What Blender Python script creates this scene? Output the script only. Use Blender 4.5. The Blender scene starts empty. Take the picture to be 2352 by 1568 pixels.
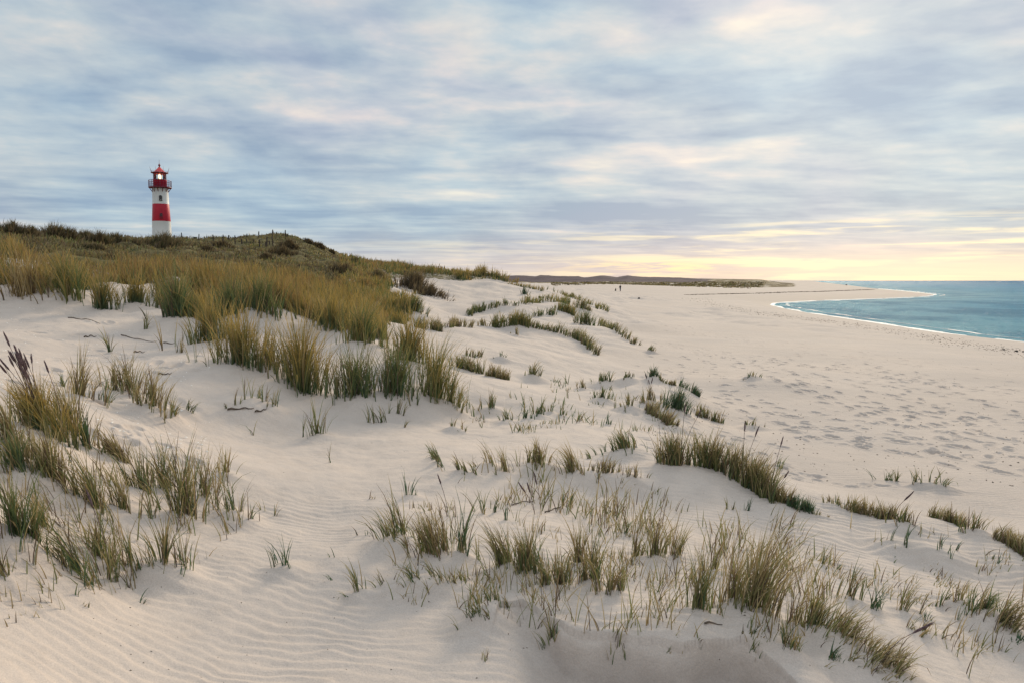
import bpy, bmesh, math, random
import numpy as np
from mathutils import Vector, Matrix

S = bpy.context.scene
COL = S.collection
R = math.radians
rng = np.random.default_rng(7)
random.seed(7)

# ------------------------------------------------------------------ camera, sky, sun, exposure
F_PX, CU, CV, HOR = 1698.8, 1176.0, 784.0, 645.0      # picture grid 2352 x 1568
PITCH = math.atan((CV - HOR) / F_PX)
CAMZ = 4.4
cam_d = bpy.data.cameras.new("camera")
cam_d.sensor_width = 36.0
cam_d.lens = 36.0 * F_PX / 2352.0
cam_d.clip_start = 0.05
cam_d.clip_end = 60000
cam = bpy.data.objects.new("camera", cam_d)
COL.objects.link(cam)
cam.location = (0, 0, CAMZ)
cam.rotation_euler = (R(90) - PITCH, 0, 0)
S.camera = cam
S.view_settings.view_transform = 'Standard'
S.view_settings.look = 'None'
S.view_settings.exposure = 1.06
S.view_settings.gamma = 1.0
S.view_settings.use_curve_mapping = False
S.cycles.max_bounces = 6
S.cycles.diffuse_bounces = 3
S.cycles.glossy_bounces = 2
S.cycles.transparent_max_bounces = 8
S.cycles.caustics_reflective = False
S.cycles.caustics_refractive = False

SUN_AZ, SUN_EL = R(24), R(22)
sun_d = bpy.data.lights.new("sun", 'SUN')
sun_d.energy = 1.5
sun_d.angle = R(17)
sun_d.color = (1.0, 0.83, 0.60)
sun = bpy.data.objects.new("sun", sun_d)
COL.objects.link(sun)
sd = Vector((math.sin(SUN_AZ) * math.cos(SUN_EL), math.cos(SUN_AZ) * math.cos(SUN_EL), math.sin(SUN_EL)))
sun.rotation_euler = sd.to_track_quat('Z', 'Y').to_euler()


class NT:
    """tiny expression builder over a node tree"""
    def __init__(s, tree):
        s.t = tree

    def node(s, kind, **kw):
        n = s.t.nodes.new(kind)
        for k, v in kw.items():
            setattr(n, k, v)
        return n

    def put(s, sock, v):
        if isinstance(v, bpy.types.NodeSocket):
            s.t.links.new(v, sock)
        elif v is not None:
            if hasattr(sock.default_value, '__len__') and not hasattr(v, '__len__'):
                v = (v, v, v)
            if sock.type == 'RGBA' and len(v) == 3:
                v = (*v, 1.0)
            sock.default_value = v

    def m(s, op, a, b=None, c=None, clamp=False):
        n = s.node('ShaderNodeMath', operation=op, use_clamp=clamp)
        s.put(n.inputs[0], a)
        if b is not None:
            s.put(n.inputs[1], b)
        if c is not None:
            s.put(n.inputs[2], c)
        return n.outputs[0]

    def add(s, a, b): return s.m('ADD', a, b)
    def sub(s, a, b): return s.m('SUBTRACT', a, b)
    def mul(s, a, b): return s.m('MULTIPLY', a, b)
    def div(s, a, b): return s.m('DIVIDE', a, b)

    def ss(s, x, lo, hi, a=0.0, b=1.0):
        n = s.node('ShaderNodeMapRange', interpolation_type='SMOOTHSTEP')
        for i, v in enumerate((x, lo, hi, a, b)):
            s.put(n.inputs[i], v)
        return n.outputs[0]

    def lin(s, x, lo, hi, a=0.0, b=1.0):
        n = s.node('ShaderNodeMapRange')
        for i, v in enumerate((x, lo, hi, a, b)):
            s.put(n.inputs[i], v)
        return n.outputs[0]

    def mix(s, f, a, b, blend='MIX'):
        n = s.node('ShaderNodeMix', data_type='RGBA', blend_type=blend)
        s.put(n.inputs[0], f)
        s.put(n.inputs[6], a)
        s.put(n.inputs[7], b)
        return n.outputs[2]

    def xyz(s, x=0.0, y=0.0, z=0.0):
        n = s.node('ShaderNodeCombineXYZ')
        for i, v in enumerate((x, y, z)):
            s.put(n.inputs[i], v)
        return n.outputs[0]

    def noise(s, vec, scale, detail=4.0, rough=0.5, dist=0.0):
        n = s.node('ShaderNodeTexNoise')
        s.put(n.inputs['Vector'], vec)
        n.inputs['Scale'].default_value = scale
        n.inputs['Detail'].default_value = detail
        n.inputs['Roughness'].default_value = rough
        n.inputs['Distortion'].default_value = dist
        return n.outputs[0]

    def ramp(s, f, stops, interp='LINEAR'):
        n = s.node('ShaderNodeValToRGB')
        n.color_ramp.interpolation = interp
        el = n.color_ramp.elements
        while len(el) < len(stops):
            el.new(0.5)
        for e, (p, c) in zip(el, stops):
            e.position = p
            e.color = (*c, 1.0) if len(c) == 3 else c
        s.put(n.inputs[0], f)
        return n.outputs[0]


def lin(r, g, b):
    f = lambda c: c / 12.92 if c <= 0.04045 else ((c + 0.055) / 1.055) ** 2.4
    return (f(r / 255), f(g / 255), f(b / 255))


def build_world():
    w = bpy.data.worlds.new("World")
    S.world = w
    w.use_nodes = True
    t = w.node_tree
    t.nodes.clear()
    n = NT(t)
    tc = n.node('ShaderNodeTexCoord').outputs['Generated']
    sp = n.node('ShaderNodeSeparateXYZ')
    t.links.new(tc, sp.inputs[0])
    x, y, z = sp.outputs
    el = n.mul(n.m('ARCSINE', z), 57.29578)            # elevation in degrees
    az = n.mul(n.m('ARCTAN2', x, y), 57.29578)         # azimuth in degrees, 0 = ahead
    zc = n.add(n.m('MAXIMUM', z, 0.0), 0.045)
    px, py = n.div(x, zc), n.div(y, zc)
    # cloud deck: broad billows, then finer ragged bands; slightly drifting to one side
    q1 = n.xyz(n.add(n.mul(px, 0.55), n.mul(py, 0.10)), n.mul(py, 1.0), 3.1)
    q2 = n.xyz(n.add(n.mul(px, 0.72), n.mul(py, -0.22)), n.mul(py, 1.0), 11.7)
    n1 = n.noise(q1, 0.70, 3.0, 0.5, 0.2)
    n2 = n.noise(q2, 1.75, 5.0, 0.52, 0.15)
    n3 = n.noise(n.xyz(n.mul(az, 0.022), n.mul(el, 0.17), 5.0), 1.0, 5.0, 0.55, 0.4)
    n4 = n.noise(n.xyz(n.add(n.mul(az, 0.20), n.mul(el, 0.12)), n.mul(el, 0.44), 2.0), 0.85, 5.0, 0.54, 0.2)
    den = n.add(n.add(n.mul(n1, 0.32), n.mul(n2, 0.46)), n.add(n.mul(n3, 0.18), n.mul(n4, 0.36)))
    n5 = n.noise(n.xyz(n.add(n.mul(px, 0.85), n.mul(py, 0.3)), n.mul(py, 0.85), 40.0), 2.9, 6.0, 0.52, 0.15)
    den = n.add(den, n.mul(n.mul(n.sub(n5, 0.5), n.ss(el, 3.0, 13.0)), 0.36))
    den = n.sub(den, 0.165)

    def blob(a0, e0, sa, se, amp):
        da = n.div(n.sub(az, a0), sa)
        de = n.div(n.sub(el, e0), se)
        g = n.m('EXPONENT', n.mul(n.add(n.mul(da, da), n.mul(de, de)), -1.0))
        return n.mul(g, amp)
    big = None
    for b in SKY_BLOBS:
        v = blob(*b)
        big = v if big is None else n.add(big, v)
    den = n.add(den, big)
    deck = n.ramp(den, SKY_RAMP)
    tint = n.noise(n.xyz(n.mul(az, 0.05), n.mul(el, 0.12), 21.0), 1.0, 3.0, 0.5, 0.3)
    deck = n.mix(1.0, deck, n.ramp(tint, [(0.34, (0.93, 1.01, 1.05)), (0.5, (1.0, 1.0, 1.0)), (0.66, (1.05, 0.985, 1.01))]), 'MULTIPLY')
    # warm low band of clear sky under the deck, strongest over the sea
    warm_az = n.ss(az, -24.0, 26.0)
    low = n.noise(n.xyz(n.mul(az, 0.055), n.mul(el, 1.15), 8.0), 1.0, 5.0, 0.55, 0.5)
    low2 = n.noise(n.xyz(n.mul(az, 0.16), n.mul(el, 2.3), 1.0), 1.0, 6.0, 0.6, 0.8)
    lo = n.add(n.mul(low, 0.6), n.mul(low2, 0.4))
    hz = n.sub(1.0, n.ss(el, 0.2, 4.4))
    pinkf = n.mul(hz, n.add(0.55, n.mul(warm_az, 0.45)))
    c = n.mix(n.mul(pinkf, 0.66), deck, lin(226, 203, 200))
    edge = n.sub(n.add(3.4, n.mul(warm_az, 1.5)), el)
    glow = n.mul(n.mul(n.ss(lo, 0.46, 0.60), n.ss(edge, -0.3, 1.6)), n.add(0.08, n.mul(warm_az, 0.80)))
    c = n.mix(glow, c, (1.04, 0.92, 0.66))
    g2 = n.mul(n.ss(az, 8.0, 32.0), n.sub(1.0, n.ss(n.add(el, n.mul(n.sub(lo, 0.5), 4.0)), 0.3, 2.5)))
    c = n.mix(n.mul(g2, 0.62), c, (1.06, 0.93, 0.65))
    g3 = blob(11.0, 0.95, 6.0, 0.55, 1.0)
    c = n.mix(n.mul(g3, n.ss(low2, 0.40, 0.55)), c, (1.10, 0.88, 0.52))
    # the deck grows brighter towards the zenith, as an overcast sky does
    zen = n.add(1.0, n.mul(n.ss(el, 22.0, 75.0), SKY_ZENITH))
    c = n.mix(1.0, c, n.xyz(n.mul(zen, 1.0), n.mul(zen, 0.97), n.mul(zen, 0.93)), 'MULTIPLY')
    bg = n.node('ShaderNodeBackground')
    t.links.new(c, bg.inputs[0])
    bg.inputs[1].default_value = SKY_GAIN
    sky = n.node('ShaderNodeTexSky', sky_type='NISHITA')
    sky.sun_disc = False
    sky.sun_elevation = SUN_EL
    sky.sun_rotation = SUN_AZ
    sky.altitude = 5
    bg2 = n.node('ShaderNodeBackground')
    t.links.new(sky.outputs[0], bg2.inputs[0])
    bg2.inputs[1].default_value = 0.05
    ms = n.node('ShaderNodeMixShader')
    ms.inputs[0].default_value = 0.92                   # cloud cover
    t.links.new(bg2.outputs[0], ms.inputs[1])
    t.links.new(bg.outputs[0], ms.inputs[2])
    out = n.node('ShaderNodeOutputWorld')
    t.links.new(ms.outputs[0], out.inputs[0])


SKY_GAIN = 0.495
SKY_ZENITH = 0.9
SKY_RAMP = [(0.33, lin(150, 171, 196)), (0.43, lin(171, 189, 207)), (0.52, lin(192, 205, 215)), (0.60, lin(217, 218, 219)), (0.71, lin(247, 239, 225))]
# broad light and dark masses of the cloud deck: azimuth, elevation, spread, spread, amount
SKY_BLOBS = [(23, 22, 7, 3.5, .09), (33, 14, 8, 5, -.05), (6, 15, 10, 2.2, -.04), (-34, 16, 7, 3, .10), (-15, 12.2, 4.5, .9, .16), (12, 9.2, 6, .7, .12), (22, 9.6, 8, .6, .10),
             (2, 17, 9, 4, .05), (-24, 9, 16, 4, -.07), (14, 5.4, 22, 1.0, -.12), (22, 7.6, 16, 0.9, -.08), (10, 3.2, 16, .7, -.10), (26, 12, 9, 2.5, -.08), (-8, 5, 20, 1.6, -.04), (8, 12.5, 8, 1.2, .06)]
build_world()

# ------------------------------------------------------------------ helpers


def tag(o, label=None, cat=None, group=None, kind=None):
    for k, v in (('label', label), ('category', cat), ('group', group), ('kind', kind)):
        if v:
            o[k] = v
    return o


def mesh_np(name, verts, faces, mat=None, parent=None, smooth=True, attrs=None):
    """mesh from numpy arrays; faces is an (n,4) or (n,3) index array"""
    me = bpy.data.meshes.new(name)
    nv, nf, k = len(verts), len(faces), faces.shape[1]
    me.vertices.add(nv)
    me.vertices.foreach_set('co', np.ascontiguousarray(verts, dtype=np.float32).ravel())
    me.loops.add(nf * k)
    me.polygons.add(nf)
    me.loops.foreach_set('vertex_index', np.ascontiguousarray(faces, dtype=np.int32).ravel())
    me.polygons.foreach_set('loop_start', np.arange(0, nf * k, k, dtype=np.int32))
    if smooth:
        me.polygons.foreach_set('use_smooth', np.ones(nf, dtype=bool))
    me.update(calc_edges=True)
    for an, (typ, data) in (attrs or {}).items():
        a = me.attributes.new(an, typ, 'POINT')
        a.data.foreach_set('color' if typ == 'FLOAT_COLOR' else 'value', np.ascontiguousarray(data, dtype=np.float32).ravel())
    if mat:
        me.materials.append(mat)
    o = bpy.data.objects.new(name, me)
    COL.objects.link(o)
    if parent:
        o.parent = parent
    return o


def bm_obj(name, bm, mats, parent=None, smooth=False):
    me = bpy.data.meshes.new(name)
    bmesh.ops.recalc_face_normals(bm, faces=bm.faces)
    bm.to_mesh(me)
    bm.free()
    for m in (mats if isinstance(mats, (list, tuple)) else [mats]):
        me.materials.append(m)
    if smooth:
        for p in me.polygons:
            p.use_smooth = True
    o = bpy.data.objects.new(name, me)
    COL.objects.link(o)
    if parent:
        o.parent = parent
    return o


def smoothstep(x, a, b):
    t = np.clip((x - a) / (b - a), 0, 1)
    return t * t * (3 - 2 * t)


_perm = np.random.default_rng(3).permutation(4096)
_grad = np.random.default_rng(4).uniform(0, 2 * np.pi, 4096)


def perlin(x, y):
    xi, yi = np.floor(x).astype(np.int64), np.floor(y).astype(np.int64)
    fx, fy = x - xi, y - yi

    def g(ix, iy, dx, dy):
        a = _grad[_perm[(_perm[ix & 4095] + iy) & 4095]]
        return np.cos(a) * dx + np.sin(a) * dy
    u, v = fx * fx * fx * (fx * (fx * 6 - 15) + 10), fy * fy * fy * (fy * (fy * 6 - 15) + 10)
    a = g(xi, yi, fx, fy) * (1 - u) + g(xi + 1, yi, fx - 1, fy) * u
    b = g(xi, yi + 1, fx, fy - 1) * (1 - u) + g(xi + 1, yi + 1, fx - 1, fy - 1) * u
    return a * (1 - v) + b * v


def fbm(x, y, o=4):
    s, a = 0, 1.0
    for k in range(o):
        s = s + a * perlin(x * 2 ** k + 17.3 * k, y * 2 ** k - 9.1 * k)
        a *= 0.5
    return s


def ray(u, v):
    """azimuth and slope (rise per metre over the ground) of the sight line through a picture point"""
    u, v = np.asarray(u, float), np.asarray(v, float)
    dx, up = (u - CU) / F_PX, (CV - v) / F_PX
    cp, sp = math.cos(PITCH), math.sin(PITCH)
    fy, dz = cp + up * sp, -sp + up * cp
    return np.arctan2(dx, fy), dz / np.hypot(dx, fy)


def project(x, y, z):
    cp, sp = math.cos(PITCH), math.sin(PITCH)
    zz = z - CAMZ
    d = y * cp - zz * sp
    up = y * sp + zz * cp
    d = np.where(d > 0.01, d, 0.01)
    return CU + F_PX * x / d, CV - F_PX * up / d


CROPS = {0: (1.0, 0, 0), 1: (7.759, 312.4, 358.3), 2: (2.8444, 0, 496.1), 3: (2.8444, 753.4, 569.6), 4: (2.6666, 1470, 588), 5: (2.6375, 0, 790.1),
         6: (2.8444, 790.1, 826.9), 7: (2.4135, 1561.9, 918.8), 8: (5.333, 385.9, 514.5)}


def uv(c, x, y):
    s, a, b = CROPS[c]
    return x / s + a, y / s + b


def in_poly(px, py, poly):
    inside = np.zeros(px.shape, bool)
    j = len(poly) - 1
    for i in range(len(poly)):
        xi, yi = poly[i]
        xj, yj = poly[j]
        if yi != yj:
            inside ^= ((yi > py) != (yj > py)) & (px < (xj - xi) * (py - yi) / (yj - yi) + xi)
        j = i
    return inside


def poly_dist(px, py, pts):
    d = np.full(px.shape, 1e9)
    for (x0, y0), (x1, y1) in zip(pts[:-1], pts[1:]):
        vx, vy = x1 - x0, y1 - y0
        t = np.clip(((px - x0) * vx + (py - y0) * vy) / (vx * vx + vy * vy + 1e-12), 0, 1)
        d = np.minimum(d, np.hypot(px - x0 - t * vx, py - y0 - t * vy))
    return d


# ------------------------------------------------------------------ materials

def principled(name, color, rough=0.6, spec=0.3, metal=0.0):
    m = bpy.data.materials.new(name)
    m.use_nodes = True
    b = m.node_tree.nodes['Principled BSDF']
    b.inputs['Base Color'].default_value = (*color, 1)
    b.inputs['Roughness'].default_value = rough
    b.inputs['Specular IOR Level'].default_value = spec
    b.inputs['Metallic'].default_value = metal
    return m, NT(m.node_tree), b


def worn(name, color, rough=0.6, spec=0.3, var=0.15, scale=6.0, streak=None):
    """painted or weathered surface with blotches"""
    m, n, b = principled(name, color, rough, spec)
    p = n.node('ShaderNodeTexCoord').outputs['Object']
    if streak:
        mp = n.node('ShaderNodeMapping')
        mp.inputs['Scale'].default_value = streak
        n.put(mp.inputs[0], p)
        p = mp.outputs[0]
    f = n.noise(p, scale, 6, 0.6)
    dark = tuple(c * (1 - var * 2) for c in color)
    light = tuple(min(1, c * (1 + var)) for c in color)
    n.put(b.inputs['Base Color'], n.ramp(f, [(0.3, dark), (0.5, color), (0.7, light)]))
    n.put(b.inputs['Roughness'], n.lin(f, 0.3, 0.7, rough + 0.1, rough - 0.1))
    return m


def sand_material():
    m, n, b = principled("sand", (0.6, 0.53, 0.42), 0.92, 0.12)
    p = n.node('ShaderNodeNewGeometry').outputs['Position']
    big = n.noise(p, 0.35, 4, 0.55)
    mid = n.noise(p, 3.2, 5, 0.6)
    grain = n.noise(p, 95.0, 3, 0.7)
    fine = n.noise(p, 260.0, 2, 0.7)
    c = n.mix(n.ss(big, 0.35, 0.65), SAND_A, SAND_B)
    c = n.mix(n.mul(n.ss(mid, 0.46, 0.70), 0.55), c, tuple(v * 0.86 for v in SAND_A))
    g = n.add(n.mul(n.sub(grain, 0.5), 0.50), n.mul(n.sub(fine, 0.5), 0.55))
    gm = n.add(1.0, g)
    c = n.mix(1.0, c, n.xyz(gm, gm, gm), 'MULTIPLY')
    wet_and_shade = n.node('ShaderNodeAttribute', attribute_name='wet_and_shade').outputs['Fac']
    c = n.mix(n.mul(wet_and_shade, 0.85), c, (0.27, 0.225, 0.20))  # damp tone, also used for the painted shade under the lip
    veg = n.node('ShaderNodeAttribute', attribute_name='veg').outputs['Fac']
    vn = n.noise(p, 1.4, 5, 0.65)
    vc = n.ramp(vn, [(0.32, (0.05, 0.045, 0.022)), (0.5, (0.105, 0.088, 0.036)), (0.68, (0.18, 0.145, 0.06))])
    c = n.mix(n.ss(n.add(veg, n.mul(n.sub(mid, 0.5), 0.7)), 0.4, 0.6), c, vc)
    n.put(b.inputs['Base Color'], c)
    n.put(b.inputs['Roughness'], n.lin(wet_and_shade, 0, 1, 0.95, 0.78))
    h = n.add(n.add(n.mul(n.noise(p, 14.0, 4, 0.6), 0.010), n.mul(mid, 0.02)), n.mul(grain, 0.0028))
    bp = n.node('ShaderNodeBump')
    bp.inputs['Strength'].default_value = 0.8
    bp.inputs['Distance'].default_value = 1.0
    n.put(bp.inputs['Height'], h)
    n.put(b.inputs['Normal'], bp.outputs[0])
    return m


SAND_A, SAND_B = (0.55, 0.465, 0.40), (0.50, 0.43, 0.378)
M_SAND = sand_material()


def grass_material():
    m = bpy.data.materials.new("grass_blades")
    m.use_nodes = True
    n = NT(m.node_tree)
    m.node_tree.nodes.clear()
    col = n.node('ShaderNodeAttribute', attribute_name='col').outputs['Color']
    d = n.node('ShaderNodeBsdfDiffuse')
    tr = n.node('ShaderNodeBsdfTranslucent')
    gl = n.node('ShaderNodeBsdfGlossy')
    gl.inputs['Roughness'].default_value = 0.5
    n.put(d.inputs[0], col)
    n.put(tr.inputs[0], col)
    n.put(gl.inputs[0], (0.8, 0.8, 0.8))
    a = n.node('ShaderNodeMixShader')
    a.inputs[0].default_value = 0.3
    n.t.links.new(d.outputs[0], a.inputs[1])
    n.t.links.new(tr.outputs[0], a.inputs[2])
    b = n.node('ShaderNodeMixShader')
    b.inputs[0].default_value = 0.03
    n.t.links.new(a.outputs[0], b.inputs[1])
    n.t.links.new(gl.outputs[0], b.inputs[2])
    o = n.node('ShaderNodeOutputMaterial')
    n.t.links.new(b.outputs[0], o.inputs[0])
    return m


M_GRASS = grass_material()

# ------------------------------------------------------------------ shoreline (at sea level) and beach profile
SHORE_UV = [(1867.5, 646.0), (1897.5, 650), (1953.7, 656.2), (2006, 662.5), (2070, 668.4), (2115, 673), (2140, 676), (2147, 677.5), (2138, 679.3), (2107.5, 682.5),
            (1995, 687.4), (1882.5, 691), (1807.5, 694.9), (1780, 697), (1772, 699.5), (1781, 704), (1845, 717), (1957.5, 734), (2070, 751), (2182.5, 768), (2352, 786.7)]
_th, _sl = ray([p[0] for p in SHORE_UV], [p[1] for p in SHORE_UV])
_r = -CAMZ / _sl
SHORE = [(float(r * math.sin(t)), float(r * math.cos(t))) for r, t in zip(_r, _th)]
def smooth_line(pts, per=8):
    """Catmull-Rom through pts"""
    P = np.array([pts[0]] + list(pts) + [pts[-1]], float)
    out = []
    for i in range(1, len(P) - 2):
        p0, p1, p2, p3 = P[i - 1], P[i], P[i + 1], P[i + 2]
        for t in np.linspace(0, 1, per, endpoint=False):
            out.append(0.5 * (2 * p1 + (p2 - p0) * t + (2 * p0 - 5 * p1 + 4 * p2 - p3) * t * t + (3 * p1 - p0 - 3 * p2 + p3) * t ** 3))
    out.append(P[-2])
    return np.array(out)


SHORE += [(37.3, 40), (38.5, 20), (39.5, 0), (41, -60), (46, -600)]
SHORE = [SHORE[0]] + [tuple(p) for p in smooth_line(SHORE[1:], 5)]
LAND = [(SHORE[0][0], 40000)] + SHORE + [(-30000, -600), (-30000, 40000)]


def shore_dist(x, y):
    """signed distance to the waterline, positive on land"""
    d = poly_dist(x, y, SHORE)
    return np.where(in_poly(x, y, LAND), d, -d)


def z_beach(x, y, d=None):
    d = shore_dist(x, y) if d is None else d
    top = 1.6 - 1.05 * smoothstep(x, 50, 130) * smoothstep(y, 120, 170)
    land = top * (1 - np.exp(-np.maximum(d, 0) / 11.0))
    sea = -0.14 * np.maximum(-d, 0)
    return np.where(d > 0, land, np.maximum(sea, -4.0))


# ------------------------------------------------------------------ dune heights from sight-line survey points: u, v, and either height z or distance r
Z, D = 'z', 'd'
SURVEY = [
    # far left
    (-700, 1500, Z, 2.9), (-700, 1000, Z, 3.3), (-700, 760, Z, 3.6), (-700, 690, Z, 3.95), (-700, 580, D, 28), (-700, 530, D, 60), (-700, 540, D, 110),
    (-300, 1500, Z, 2.8), (-300, 1200, Z, 3.1), (-300, 1000, Z, 3.35), (-300, 840, Z, 3.5), (-300, 760, Z, 3.6), (-300, 690, Z, 3.95), (-300, 575, D, 27), (-300, 535, D, 55), (-300, 540, D, 110),
    (0, 1560, Z, 2.55), (0, 1350, Z, 2.7), (0, 1200, Z, 2.98), (0, 1000, Z, 3.22), (0, 880, Z, 3.35), (0, 830, Z, 3.3), (0, 760, Z, 3.42), (0, 690, Z, 3.9), (0, 640, D, 23), (0, 592, D, 28), (0, 578, D, 40), (0, 545, D, 58), (0, 560, D, 100),
    (90, 1100, Z, 2.95), (90, 940, Z, 3.15),
    (200, 1568, Z, 2.35), (200, 1340, Z, 2.46), (200, 1200, Z, 2.68), (200, 1050, Z, 2.85), (200, 850, Z, 3.1), (200, 720, Z, 3.62), (200, 675, D, 21), (200, 634, D, 29), (200, 600, D, 46), (200, 560, D, 75), (200, 575, D, 120),
    (372, 1568, Z, 2.25), (372, 1300, Z, 2.38), (372, 1130, Z, 2.55), (372, 1000, Z, 2.65), (372, 860, Z, 3.0), (372, 770, Z, 3.3), (372, 720, Z, 3.65), (372, 640, D, 30), (372, 596, D, 58), (372, 558, D, 104), (372, 553, D, 116), (372, 575, D, 150),
    (500, 1568, Z, 2.22), (500, 1300, Z, 2.28), (500, 1000, Z, 2.45), (500, 900, Z, 2.8), (500, 800, Z, 3.15), (500, 730, Z, 3.5), (500, 640, D, 31), (500, 596, D, 60), (500, 556, D, 102), (500, 570, D, 150),
    (640, 1568, Z, 2.2), (640, 1300, Z, 2.23), (640, 1000, Z, 2.35), (640, 920, Z, 2.6), (640, 850, Z, 2.9), (640, 770, Z, 3.35), (640, 710, Z, 3.75), (640, 645, D, 30), (640, 600, D, 60), (600, 547, D, 101), (650, 540, D, 100), (690, 548, D, 100), (650, 580, D, 150),
    (725, 566, D, 100), (765, 588, D, 99), (720, 612, D, 60), (720, 650, D, 34), (720, 720, Z, 3.5), (720, 800, Z, 3.0), (720, 900, Z, 2.55),
    (790, 603, D, 98), (790, 640, D, 48), (800, 700, Z, 3.45), (800, 770, Z, 3.0), (800, 850, Z, 2.75), (800, 940, Z, 2.4), (800, 1000, Z, 2.28), (800, 1200, Z, 2.2), (850, 1400, Z, 2.2), (850, 1568, Z, 2.2), (790, 630, D, 140),
    (900, 1000, Z, 2.25), (900, 935, Z, 2.38), (900, 850, Z, 2.8), (900, 785, Z, 2.98), (900, 740, Z, 3.0), (890, 700, Z, 3.2), (890, 655, D, 58), (950, 618, D, 112), (880, 622, D, 120), (900, 640, D, 170),
    (960, 765, Z, 2.85), (960, 722, Z, 3.05), (985, 700, Z, 2.85), (1000, 672, D, 58), (960, 668, D, 55), (1000, 655, D, 70), (1040, 637, D, 104), (1000, 628, D, 110), (1040, 645, D, 170),
    (1000, 900, Z, 2.5), (1000, 850, Z, 2.65), (1050, 940, Z, 2.2), (1040, 800, Z, 2.6), (1040, 762, Z, 2.78), (1050, 735, Z, 2.6), (1050, 690, D, 46), (1070, 664, D, 64),
    (1130, 650, D, 72), (1100, 640, D, 80), (1100, 634, D, 84), (1100, 650, D, 130), (1140, 645, D, 86), (1180, 655, D, 90), (1180, 668, D, 67), (1160, 690, D, 50), (1120, 722, D, 40),
    (1160, 756, Z, 2.55), (1220, 750, Z, 2.5), (1300, 766, Z, 2.3), (1370, 802, Z, 1.85), (1400, 830, Z, 1.7), (1200, 800, Z, 2.35), (1200, 880, Z, 2.1), (1300, 850, Z, 2.0), (1200, 950, Z, 2.1), (1200, 1000, Z, 2.15), (1350, 900, Z, 1.9),
    (1090, 722, D, 44), (1160, 704, D, 52), (1250, 693, D, 55), (1330, 707, D, 50), (1420, 765, Z, 1.85), (1500, 806, Z, 1.6), (1200, 728, Z, 2.3), (1300, 735, Z, 2.1), (1380, 775, Z, 1.85),
    (1230, 670, D, 73), (1300, 680, D, 68), (1390, 708, D, 60), (1250, 662, D, 95), (1330, 690, D, 66),
    # mounds right of the middle
    (1440, 880, Z, 1.95), (1500, 872, Z, 2.1), (1500, 845, Z, 1.62), (1590, 910, Z, 1.68), (1500, 925, Z, 1.95), (1540, 915, Z, 2.02), (1560, 975, Z, 1.85), (1400, 960, Z, 2.0), (1600, 960, Z, 1.62), (1620, 1000, Z, 1.68), (1450, 1000, Z, 2.0),
    (1400, 1045, Z, 2.2), (1520, 1065, Z, 2.25), (1640, 1078, Z, 2.2), (1730, 1135, Z, 2.05), (1820, 1165, Z, 2.0), (1900, 1185, Z, 1.95), (2000, 1180, Z, 1.9), (2100, 1200, Z, 1.88), (2220, 1225, Z, 1.85), (2350, 1280, Z, 1.83),
    (1300, 1150, Z, 2.15), (1500, 1140, Z, 2.12), (1650, 1180, Z, 2.05), (1800, 1260, Z, 1.98), (2000, 1300, Z, 1.85), (2300, 1345, Z, 1.72), (2150, 1320, Z, 1.78),
    (1000, 1065, Z, 2.3), (1150, 1075, Z, 2.3), (1300, 1080, Z, 2.28), (1100, 1010, Z, 2.16), (950, 1180, Z, 2.32), (1000, 1300, Z, 2.28), (1100, 1150, Z, 2.22), (1000, 1400, Z, 2.2),
    (1200, 1380, Z, 2.27), (1300, 1442, Z, 2.28), (1400, 1462, Z, 2.29), (1500, 1467, Z, 2.29), (1600, 1467, Z, 2.29), (1700, 1462, Z, 2.28), (1780, 1490, Z, 2.25), (1840, 1535, Z, 2.2),
    (1300, 1470, Z, 2.22), (1400, 1495, Z, 2.215), (1500, 1502, Z, 2.21), (1600, 1500, Z, 2.21), (1700, 1498, Z, 2.205), (1780, 1530, Z, 2.17), (1300, 1568, Z, 2.16), (1500, 1568, Z, 2.14), (1700, 1568, Z, 2.12),
    (1500, 1350, Z, 2.24), (1750, 1350, Z, 2.22), (1950, 1400, Z, 2.06), (2150, 1420, Z, 1.93), (2300, 1410, Z, 1.93), (2340, 1500, Z, 1.86), (2000, 1568, Z, 2.06), (2340, 1568, Z, 1.85), (1900, 1500, Z, 2.15), (1850, 1310, Z, 2.05),
    (2700, 1568, Z, 1.8), (2700, 1350, Z, 1.7), (3200, 1500, Z, 1.75),
    (2060, 1110, Z, 1.56), (2180, 1125, Z, 1.54), (1730, 868, Z, 1.72),
]


def ground_ring(az_deg, r, z):
    return (math.radians(az_deg), math.log(r), z)


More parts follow.
